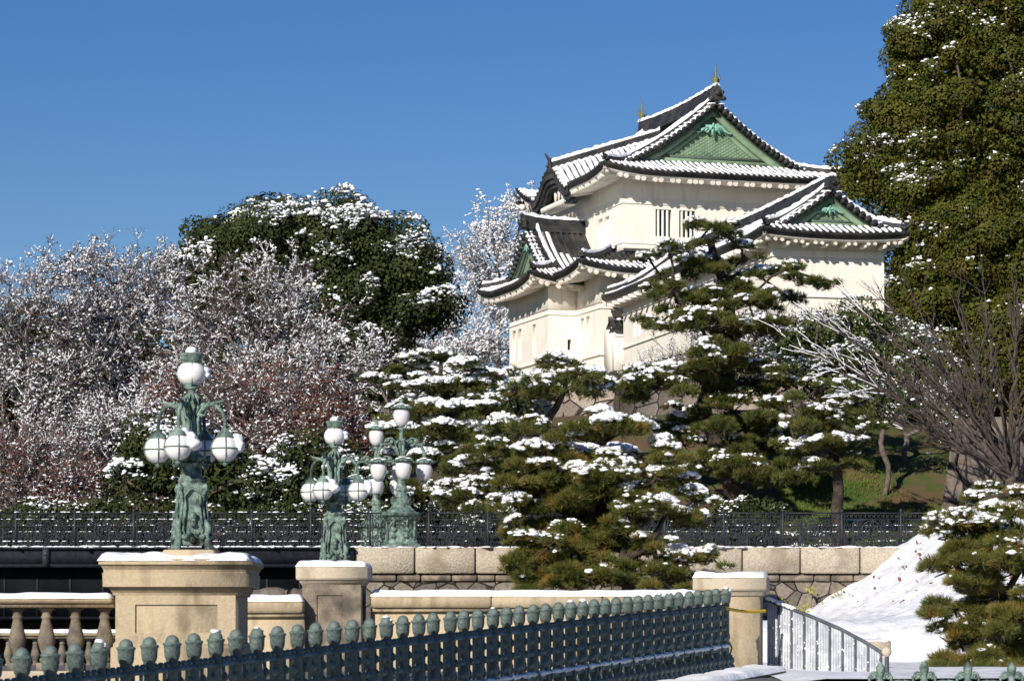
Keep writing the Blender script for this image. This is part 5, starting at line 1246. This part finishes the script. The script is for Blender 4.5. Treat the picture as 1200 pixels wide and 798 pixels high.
# white frosted trees left of the castle
st('fine white frosted tree rising against the sky behind the turret', 585, 176, [(580, 310, 50, 58), (615, 290, 42, 50), (560, 350, 45, 38), (545, 285, 25, 20)], 17, n=620, snow=.9, tw=4, twl=.8, rt=.018, dab=.05, nsn=1.5, lines=.5)
st('pale frosted low tree at the left foot of the turret', 530, 168, [(530, 400, 75, 42), (570, 380, 40, 40), (480, 410, 45, 40), (560, 440, 60, 30)], 18, n=900, snow=1., tw=4, twl=.75, rt=.018, dab=.05, nsn=1.6, lines=.5)
st('frosted brown-twigged tree between the rusty tree and the pines', 430, 125, [(430, 470, 50, 60), (460, 540, 60, 50), (400, 560, 50, 40)], 19, n=600, nleaf=7000, snow=1.1, **TK)
# ---- evergreen dome
def eg(label, px, d, E_, seed, **k):
    X = (px-600)/F*d; b = np.array([X, d, gz(X, d)-.1]); tp = P(px, E_[0][1]+20, d); return evergreen(label, b, [b, b+(tp-b)*.35+[.2, 0, 0], b+(tp-b)*.7, tp], [E2(e[0], e[1], d+(e[4] if len(e) > 4 else 0), e[2], e[3]) for e in E_], seed, **k)
eg('great dark evergreen dome with snow patches, behind the snow-dusted trees', 360, 140, [(350, 330, 115, 80), (255, 302, 58, 46), (425, 335, 85, 78), (492, 348, 48, 48), (325, 278, 75, 34), (400, 276, 50, 30), (400, 430, 90, 60), (240, 350, 40, 50)], 21, lobes=150, lr=(.9, 1.9), per=1000, size=.18, jit=.42, snow=.62, thr=.60, dab=.11, fill=.25)
# dark understorey
eg('dark evergreen bush behind the large globe lamp', 200, 101.5, [(190, 540, 60, 45), (250, 560, 50, 35)], 22, lobes=26, lr=(.6, 1.1), per=500, size=.16, snow=.5, thr=.5, dab=.09, fill=.6, name='evergreen_bush', trunk_r=(.15, .08))
eg('dark evergreen bush left of the two tall tulip lamps', 380, 102, [(370, 560, 60, 35), (320, 575, 40, 30), (430, 565, 35, 35)], 23, lobes=24, lr=(.6, 1.1), per=500, size=.16, snow=.55, thr=.45, dab=.09, fill=.6, name='evergreen_bush', trunk_r=(.15, .08))
eg('tall dark evergreen filling the gap behind the left snow-dusted trees', 110, 128, [(100, 450, 110, 100), (230, 470, 90, 80), (10, 470, 70, 90), (330, 500, 80, 70)], 24, lobes=90, lr=(1.2, 1.9), per=420, size=.26, snow=.3, thr=.6, dab=.12, fill=.4)
eg('dark evergreen behind the pines left of the turret', 500, 128, [(480, 480, 80, 50), (560, 510, 60, 50), (420, 520, 60, 60), (620, 560, 60, 40)], 25, lobes=50, lr=(1.0, 1.6), per=500, size=.24, snow=.5, thr=.5, dab=.14, fill=.4)
# hedge row under everything
hx = np.linspace(-24, 4, 30)
for i, (a_, b_2, lab) in enumerate([(0, 150, 'low snow-sprinkled hedge behind the railing at the far left'), (150, 420, 'low snow-sprinkled hedge behind the railing by the globe lamps'), (420, 640, 'low snow-sprinkled hedge behind the railing right of the tulip lamps'), (640, 900, 'low snow-sprinkled hedge at the foot of the tall pine')]):
    c_ = .5*(a_+b_2); eg(lab, c_, 100.5, [(c_+q*(b_2-a_)*.17, 615, (b_2-a_)*.16, 22) for q in (-2.4, -1.2, 0, 1.2, 2.4)], 30+i, lobes=40, lr=(.45, .8), per=300, size=.13, snow=.5, thr=.52, dab=.055, fill=.8, name='clipped_hedge', trunk_r=(.06, .04), group='hedges behind the railing')
# ---- right: huge olive evergreen
eg('huge olive-brown evergreen with sparse snow, rising out of the picture at the upper right', 1190, 137, [(1160, 100, 100, 140), (1090, 180, 66, 90), (1050, 205, 48, 48), (1125, 320, 75, 100), (1195, 280, 90, 160), (1075, 95, 34, 60), (1180, -30, 85, 80), (1090, 380, 45, 50), (1012, 205, 26, 28), (1100, 290, 50, 50), (1075, 330, 38, 60, 8), (1052, 268, 18, 36, 7), (1048, 150, 36, 42), (1018, 188, 34, 26), (1062, 60, 26, 36), (1100, 20, 40, 40), (1120, 460, 75, 60, -8), (1190, 440, 60, 90, -8)], 41, lobes=430, lr=(.6, 1.35), per=900, size=.155, jit=.42, mat_='leaf_olive', snow=.5, thr=.68, dab=.085, fill=.35, snow_fn=lambda c: (c[:, 0]/c[:, 1]*F+600 < 1030+120*RG.uniform(0, 1, len(c))**2) | (RG.uniform(0, 1, len(c)) < .16))
eg('rounded green bush on the slope under the bare tree', 1035, 108, [(1035, 480, 40, 25), (1000, 470, 35, 25)], 42, lobes=14, lr=(.5, .9), per=500, size=.12, mat_='leaf_bush', snow=.35, thr=.6, dab=.08, name='evergreen_bush', trunk_r=(.08, .05))
eg('brownish evergreen scrub below the gallery', 960, 117, [(960, 420, 90, 45), (1050, 430, 60, 40), (880, 440, 60, 40), (1010, 378, 45, 20), (930, 388, 50, 20)], 43, lobes=46, lr=(.7, 1.1), per=420, size=.15, mat_='leaf_bush', snow=.5, thr=.5, dab=.08, fill=.3, name='evergreen_bush', trunk_r=(.1, .05))
# bare trees
def bare(label, root, E_, d, seed, n, snow_fn, tw=3, twl=.7, snow=1., nsn=2., rt=.013, alpha=.9, trunk_r=(.22, .1), dab=.04, bark='bark_grey', nleaf=0):
    tr = [P(*q) for q in root]; b = tr[0].copy(); b[2] = gz(b[0], b[1])-.1; tr[0] = b
    return snowy_tree(label, b, tr, [E2(*e[:2], d, *e[2:]) for e in E_], seed, n=n, snow_fn=snow_fn, tw=tw, twl=twl, snow=snow, nsn=nsn, rt=rt, alpha=alpha, trunk_r=trunk_r, dab=dab, bark=bark, name='bare_tree', nleaf=nleaf)
pxf = lambda c: c[:, 0]/c[:, 1]*F+600
def fan_tree(label, base, fork, ends, seed, lim=1065):
    """multi-stemmed bare tree: long limbs sweeping out of a low fork, each with side shoots and twigs"""
    rg = np.random.default_rng(seed); b0 = P(*base); b0[2] = gz(b0[0], b0[1])-.1; f = P(*fork); t = thing('bare_tree', label, 'tree', b0)
    wood, sn = MB(), MB(); segs = []
    wood.tube([b0-b0, (f-b0)*.35+[.1, 0, 0], (f-b0)*.75, f-b0+[0, 0, .15]], [.34, .25, .23, .17], 10)
    def limb(p, e, r0, lev, sag):
        L = np.linalg.norm(e-p); n = max(4, int(L/.5)); u = np.linspace(0, 1, n)[:, None]
        side = np.cross(e-p, [0, 0, 1.]); side /= max(np.linalg.norm(side), 1e-6)
        Q = p*(1-u)+e*u+np.array([0, 0, 1.])*sag*L*np.sin(u*math.pi)+side*rg.normal(0, .03)*L*np.sin(u*2*math.pi)
        Q[1:-1] += rg.normal(0, .025*min(L, 3)**.5, Q[1:-1].shape); R_ = r0*(1-u[:, 0])**.8+.008
        wood.tube(Q-b0, R_*.72, 7 if r0 > .06 else (5 if r0 > .03 else 3), cap=False)
        for a, c, rr in zip(Q[:-1], Q[1:], R_[:-1]): segs.append((a, c, rr))
        if lev >= 3: return
        m_ = int(L*(1.9, 2.6, 2.8)[lev]); 
        for q in range(m_):
            x = rg.uniform(.18, .97); k = int(x*(n-1)); a = Q[k]; D = (Q[min(k+1, n-1)]-Q[max(k-1, 0)]); D /= max(np.linalg.norm(D), 1e-6)
            D = D+rg.normal(0, .38, 3)*[1, 1, .8]+[0, 0, .13]; D /= np.linalg.norm(D); l_ = L*(.42-.22*x)*rg.uniform(.6, 1.3)*(1, .9, .8)[lev]
            if l_ > .25: limb(a, a+D*l_, max(.008, R_[k]*.55), lev+1, rg.uniform(-.02, .06))
    for e in ends: limb(f+rg.normal(0, .1, 3)*[1, 1, .3], P(e[0], e[1], fork[2]+e[2]), e[3], 0, e[4] if len(e) > 4 else .05)
    S = np.array([q[0] for q in segs]); T_ = np.array([q[1] for q in segs]); rr = np.array([q[2] for q in segs])
    px = S[:, 0]/S[:, 1]*F+600; k = (px < lim-80*rg.uniform(0, 1, len(px))) & (rg.uniform(0, 1, len(px)) < .72) & (rr < .06)
    S, T_, rr = S[k]-b0, T_[k]-b0, rr[k][:, None]; S = S+[0, 0, .8]*rr+[0, 0, .008]; T_ = T_+[0, 0, .8]*rr+[0, 0, .008]
    stickmesh(sn, S, T_, .014, .010); q = rg.uniform(0, 1, len(S)) < .35
    sn.blobs(((S+T_)/2)[q], rg.uniform(.015, .032, q.sum()), (2, 1, .7), ICO0, .25)
    wood.build('trunk', M['bark_dark'], t, True); sn.build('snow', M['snow'], t)
fan_tree('spreading bare tree of many low grey limbs at the right, snowy left twigs', (1190, 640, 97), (1184, 558, 97), [
    (925, 405, -1, .10, .05), (950, 372, .6, .10, .06), (990, 350, 1.5, .11, .06), (975, 430, -2, .09, .02), (1030, 345, -.5, .12, .05), (1010, 460, -1.5, .08, -.01), (1070, 350, 1.5, .11, .04), (1110, 335, -1.6, .12, .02), (1150, 325, .8, .11, 0), (1185, 310, -1.2, .12, 0), (1230, 340, 1, .11, 0), (1090, 420, -2.5, .08, .04), (1060, 480, -2, .07, 0), (1215, 420, -2, .08, 0), (1140, 400, -2.5, .07, .03)], 51)
bare('small snow-lined bare tree between the tall pine and the gallery', [(845, 560, 113), (845, 500, 113), (840, 450, 113)], [(820, 420, 60, 20), (860, 405, 40, 22), (790, 432, 50, 14), (900, 400, 30, 20)], 113, 52, 300, None, alpha=.6, snow=.9, nsn=1.0, dab=.035, trunk_r=(.08, .04))
for i, (a_, b_2, c_, lab) in enumerate([(1060, 470, 112, 'brown leafless thicket on the slope behind the bare tree'), (960, 395, 118, 'brown leafless thicket just below the gallery wall')]):
    X = (a_-600)/F*c_; bq = np.array([X, c_, gz(X, c_)-.1])
    snowy_tree(lab, bq, [bq, bq+[0, 0, .6], bq+[.1, 0, 1.2]], [E2(a_+q*40, b_2+(q % 2)*12, c_, 32, 26) for q in (-2, -1, 0, 1, 2)], 70+i, n=420, tw=4, twl=.6, rt=.013, snow=.35, nsn=.7, dab=.03, lines=.15, nleaf=1500, leaf='leaf_brown', name='thicket', trunk_r=(.06, .04))
# ---- pines
pine('dense snowy pine in front of the embankment wall, lowest and nearest of the middle pines', gz(3.3, 80), [(742, 700), (739, 665), (730, 635), (724, 600), (714, 560), (706, 520)], [
    (703, 498, 50, 13, 1.9), (668, 510, 38, 12, 1.8), (735, 503, 35, 12, 1.6), (690, 530, 60, 17, 1.5), (640, 528, 38, 13, 1.4), (745, 535, 40, 15, .5), (655, 555, 50, 17, 1.4), (710, 565, 60, 20, .25), (612, 560, 34, 12, 1.5), (768, 560, 36, 15, .3),
    (640, 590, 44, 17, 1.1), (690, 600, 58, 22, .15), (745, 595, 45, 18, .2), (605, 590, 25, 10, 1.3), (655, 630, 55, 20, .4), (705, 640, 50, 18, .1), (620, 655, 30, 14, 1.3), (665, 665, 50, 17, .1), (780, 600, 38, 13, 1.3), (815, 585, 28, 10, 1.4), (795, 560, 30, 12, 1.5), (775, 530, 34, 12, 1.3), (815, 610, 24, 9, 1.3), (765, 635, 30, 11, .5), (600, 620, 22, 12, .7), (610, 668, 24, 12, .2), (645, 678, 40, 12, .1), (735, 655, 34, 14, .05), (640, 545, 34, 13, 1.3), (615, 575, 26, 11, 1.2), (725, 625, 40, 16, .1), (680, 575, 50, 18, .3), (665, 650, 44, 16, .05), (800, 655, 42, 11, 1.3), (835, 652, 24, 8, 1.4), (775, 680, 40, 14, .1), (810, 680, 30, 10, .2), (620, 625, 34, 14, .2), (700, 675, 40, 14, .05)],
    80, 61, (.26, .1), nl=.19, nw=.015, dens=70, m=16, mat_='needle_gold', snow=.6, thr=.27, bsn=.08, droop=.16, depth=1.7)
pine('wide snowy pine left of the turret, behind the tulip lamps', gz(-3, 104), [(556, 640), (548, 580), (535, 530), (525, 480), (518, 440)], [
    (515, 418, 32, 9), (560, 432, 30, 9), (482, 430, 28, 9), (540, 450, 40, 11), (495, 455, 36, 10), (585, 440, 20, 8), (455, 445, 25, 8), (520, 478, 42, 11), (470, 480, 36, 10), (562, 478, 36, 11), (505, 505, 45, 12), (550, 512, 45, 12), (460, 512, 34, 11), (520, 538, 50, 13), (572, 545, 40, 13), (475, 545, 36, 12), (540, 575, 50, 14), (490, 580, 40, 13)],
    104, 62, (.28, .1), nl=.2, nw=.022, dens=40, m=13, snow=1.0, thr=.43, bsn=.08)
pine('snowy pine with a flat crown just below the left bay of the turret', gz(1, 96), [(628, 640), (632, 590), (628, 545), (640, 500), (655, 470), (662, 445)], [
    (660, 430, 38, 9, .8), (690, 440, 36, 10, .9), (628, 445, 34, 10, .9), (655, 455, 48, 11, .8), (705, 455, 28, 9, .7), (610, 460, 20, 8), (600, 500, 40, 12, .7), (585, 530, 45, 13, .8), (630, 535, 45, 13, .5), (560, 550, 38, 12, .9), (600, 565, 48, 14, .6), (545, 580, 34, 12, .8), (640, 575, 40, 14, .4), (585, 600, 45, 13, .6), (665, 500, 20, 8, .3)],
    96, 63, (.22, .09), nl=.19, nw=.02, dens=42, m=14, snow=.8, thr=.40, bsn=.078)
pine('tall crooked pine with cloud-like pads standing before the white gallery', gz(8, 106), [(874, 640), (868, 590), (855, 545), (832, 505), (826, 475), (838, 445), (847, 415), (858, 390), (853, 358), (845, 328), (836, 300), (832, 280)], [
    (836, 266, 32, 8, .9), (855, 280, 22, 8, .5), (818, 283, 22, 8, .6), (785, 297, 28, 7, 1.6), (760, 302, 20, 6, 1.5), (825, 310, 38, 10, .7), (872, 300, 28, 9, .9), (790, 338, 34, 9, .6), (800, 318, 28, 9, .2), (775, 325, 16, 8, .2), (880, 320, 30, 9, .7), (915, 318, 34, 9, .5), (950, 325, 26, 9, .1), (845, 345, 45, 12, .4), (800, 358, 40, 11, .5), (880, 352, 38, 12, .4), (775, 378, 34, 11, .15), (825, 385, 50, 13, .4), (885, 385, 40, 12, .4), (925, 350, 26, 9, .6), (975, 330, 14, 6, .1),
    (855, 420, 50, 14, .4), (740, 448, 38, 12, .5), (775, 455, 48, 14, .4), (815, 440, 45, 13, .6), (880, 450, 50, 17, .3), (915, 440, 30, 12, .4), (700, 458, 22, 8, .6), (860, 482, 56, 18, .2), (910, 480, 40, 15, .3), (790, 490, 40, 13, .4), (895, 515, 52, 18, .15), (850, 520, 40, 15, .2), (800, 520, 38, 12, .5), (870, 550, 50, 16, .2), (925, 545, 40, 14, .2), (820, 550, 36, 12, .6), (760, 500, 30, 10, .5)],
    106, 64, (.42, .14), nl=.2, nw=.021, dens=50, m=14, snow=.5, thr=.42, bsn=.08, depth=3.2, lump=.72)
pine('dark pine right of the tall crooked pine, its straight trunk on the grassy slope', gz(11.5, 101), [(986, 640), (984, 590), (980, 550), (974, 510), (966, 475)], [
    (960, 455, 34, 11, .3), (985, 480, 34, 10, .8), (950, 492, 40, 12, .3), (1000, 505, 30, 10, .4), (965, 520, 40, 12, 1.), (935, 525, 34, 12, .6), (990, 540, 30, 10, .3), (945, 550, 34, 12, .5), (1015, 520, 22, 7, .8), (1015, 470, 24, 9, .2), (925, 500, 24, 9, .8)],
    101, 65, (.24, .1), nl=.19, nw=.02, dens=46, m=14, snow=.5, thr=.40, bsn=.095)
pine('bushy snow-tipped pine at the right edge in front of the snow bank', -2.2+E, [(1172, 900), (1168, 780), (1162, 690), (1155, 620), (1152, 585)], [
    (1152, 585, 28, 12, 1.6), (1180, 598, 32, 12, 1.5), (1200, 575, 25, 12, 1.4), (1135, 612, 42, 11, 2.0), (1165, 622, 45, 13, 1.3), (1115, 622, 24, 7, 2.), (1185, 640, 30, 15, .4), (1120, 655, 36, 10, .5), (1160, 652, 44, 15, .3), (1200, 655, 40, 18, .3), (1140, 682, 40, 12, .2), (1180, 690, 46, 17, .2), (1118, 712, 30, 9, .35), (1155, 715, 44, 15, .15), (1200, 720, 40, 18, .1), (1125, 748, 42, 13, .2), (1170, 752, 50, 17, .1), (1145, 782, 50, 15, .1), (1190, 785, 50, 17, .1), (1110, 785, 36, 12, .1), (1160, 810, 60, 16, .0)],
    47, 66, (.14, .05), nl=.12, nw=.009, dens=190, m=15, mat_='needle_gold', snow=.4, thr=.42, bsn=.045, lump=4.5, depth=.9)
# yellow-green weed on the rubble wall
wd = MB(); rg = np.random.default_rng(9); cc = np.array([P(955+rg.uniform(-38, 34), 712+rg.uniform(-22, 16), 87.8) for _ in range(16)])
for c in cc: wd.leaves(c+rg.normal(0, .09, (22, 3))*[1, .5, 1], rg.normal(0, 1, (22, 3))+[0, -1, .5], .10, .4, int(c[0]*100))
bw = thing('wall_weed', 'straggly yellow-green weed growing out of the rubble wall above the grille', 'plant', tuple(P(950, 735, 87.9)))
wd.xf(tuple(-np.array(bw.location))).build('leaves', M['leaf_yellow'], bw)
stw = MB(); stickmesh(stw, np.tile(P(950, 735, 88.1), (16, 1))-np.array(bw.location), cc-np.array(bw.location), .012, .006); stw.build('stem', M['twig'], bw)
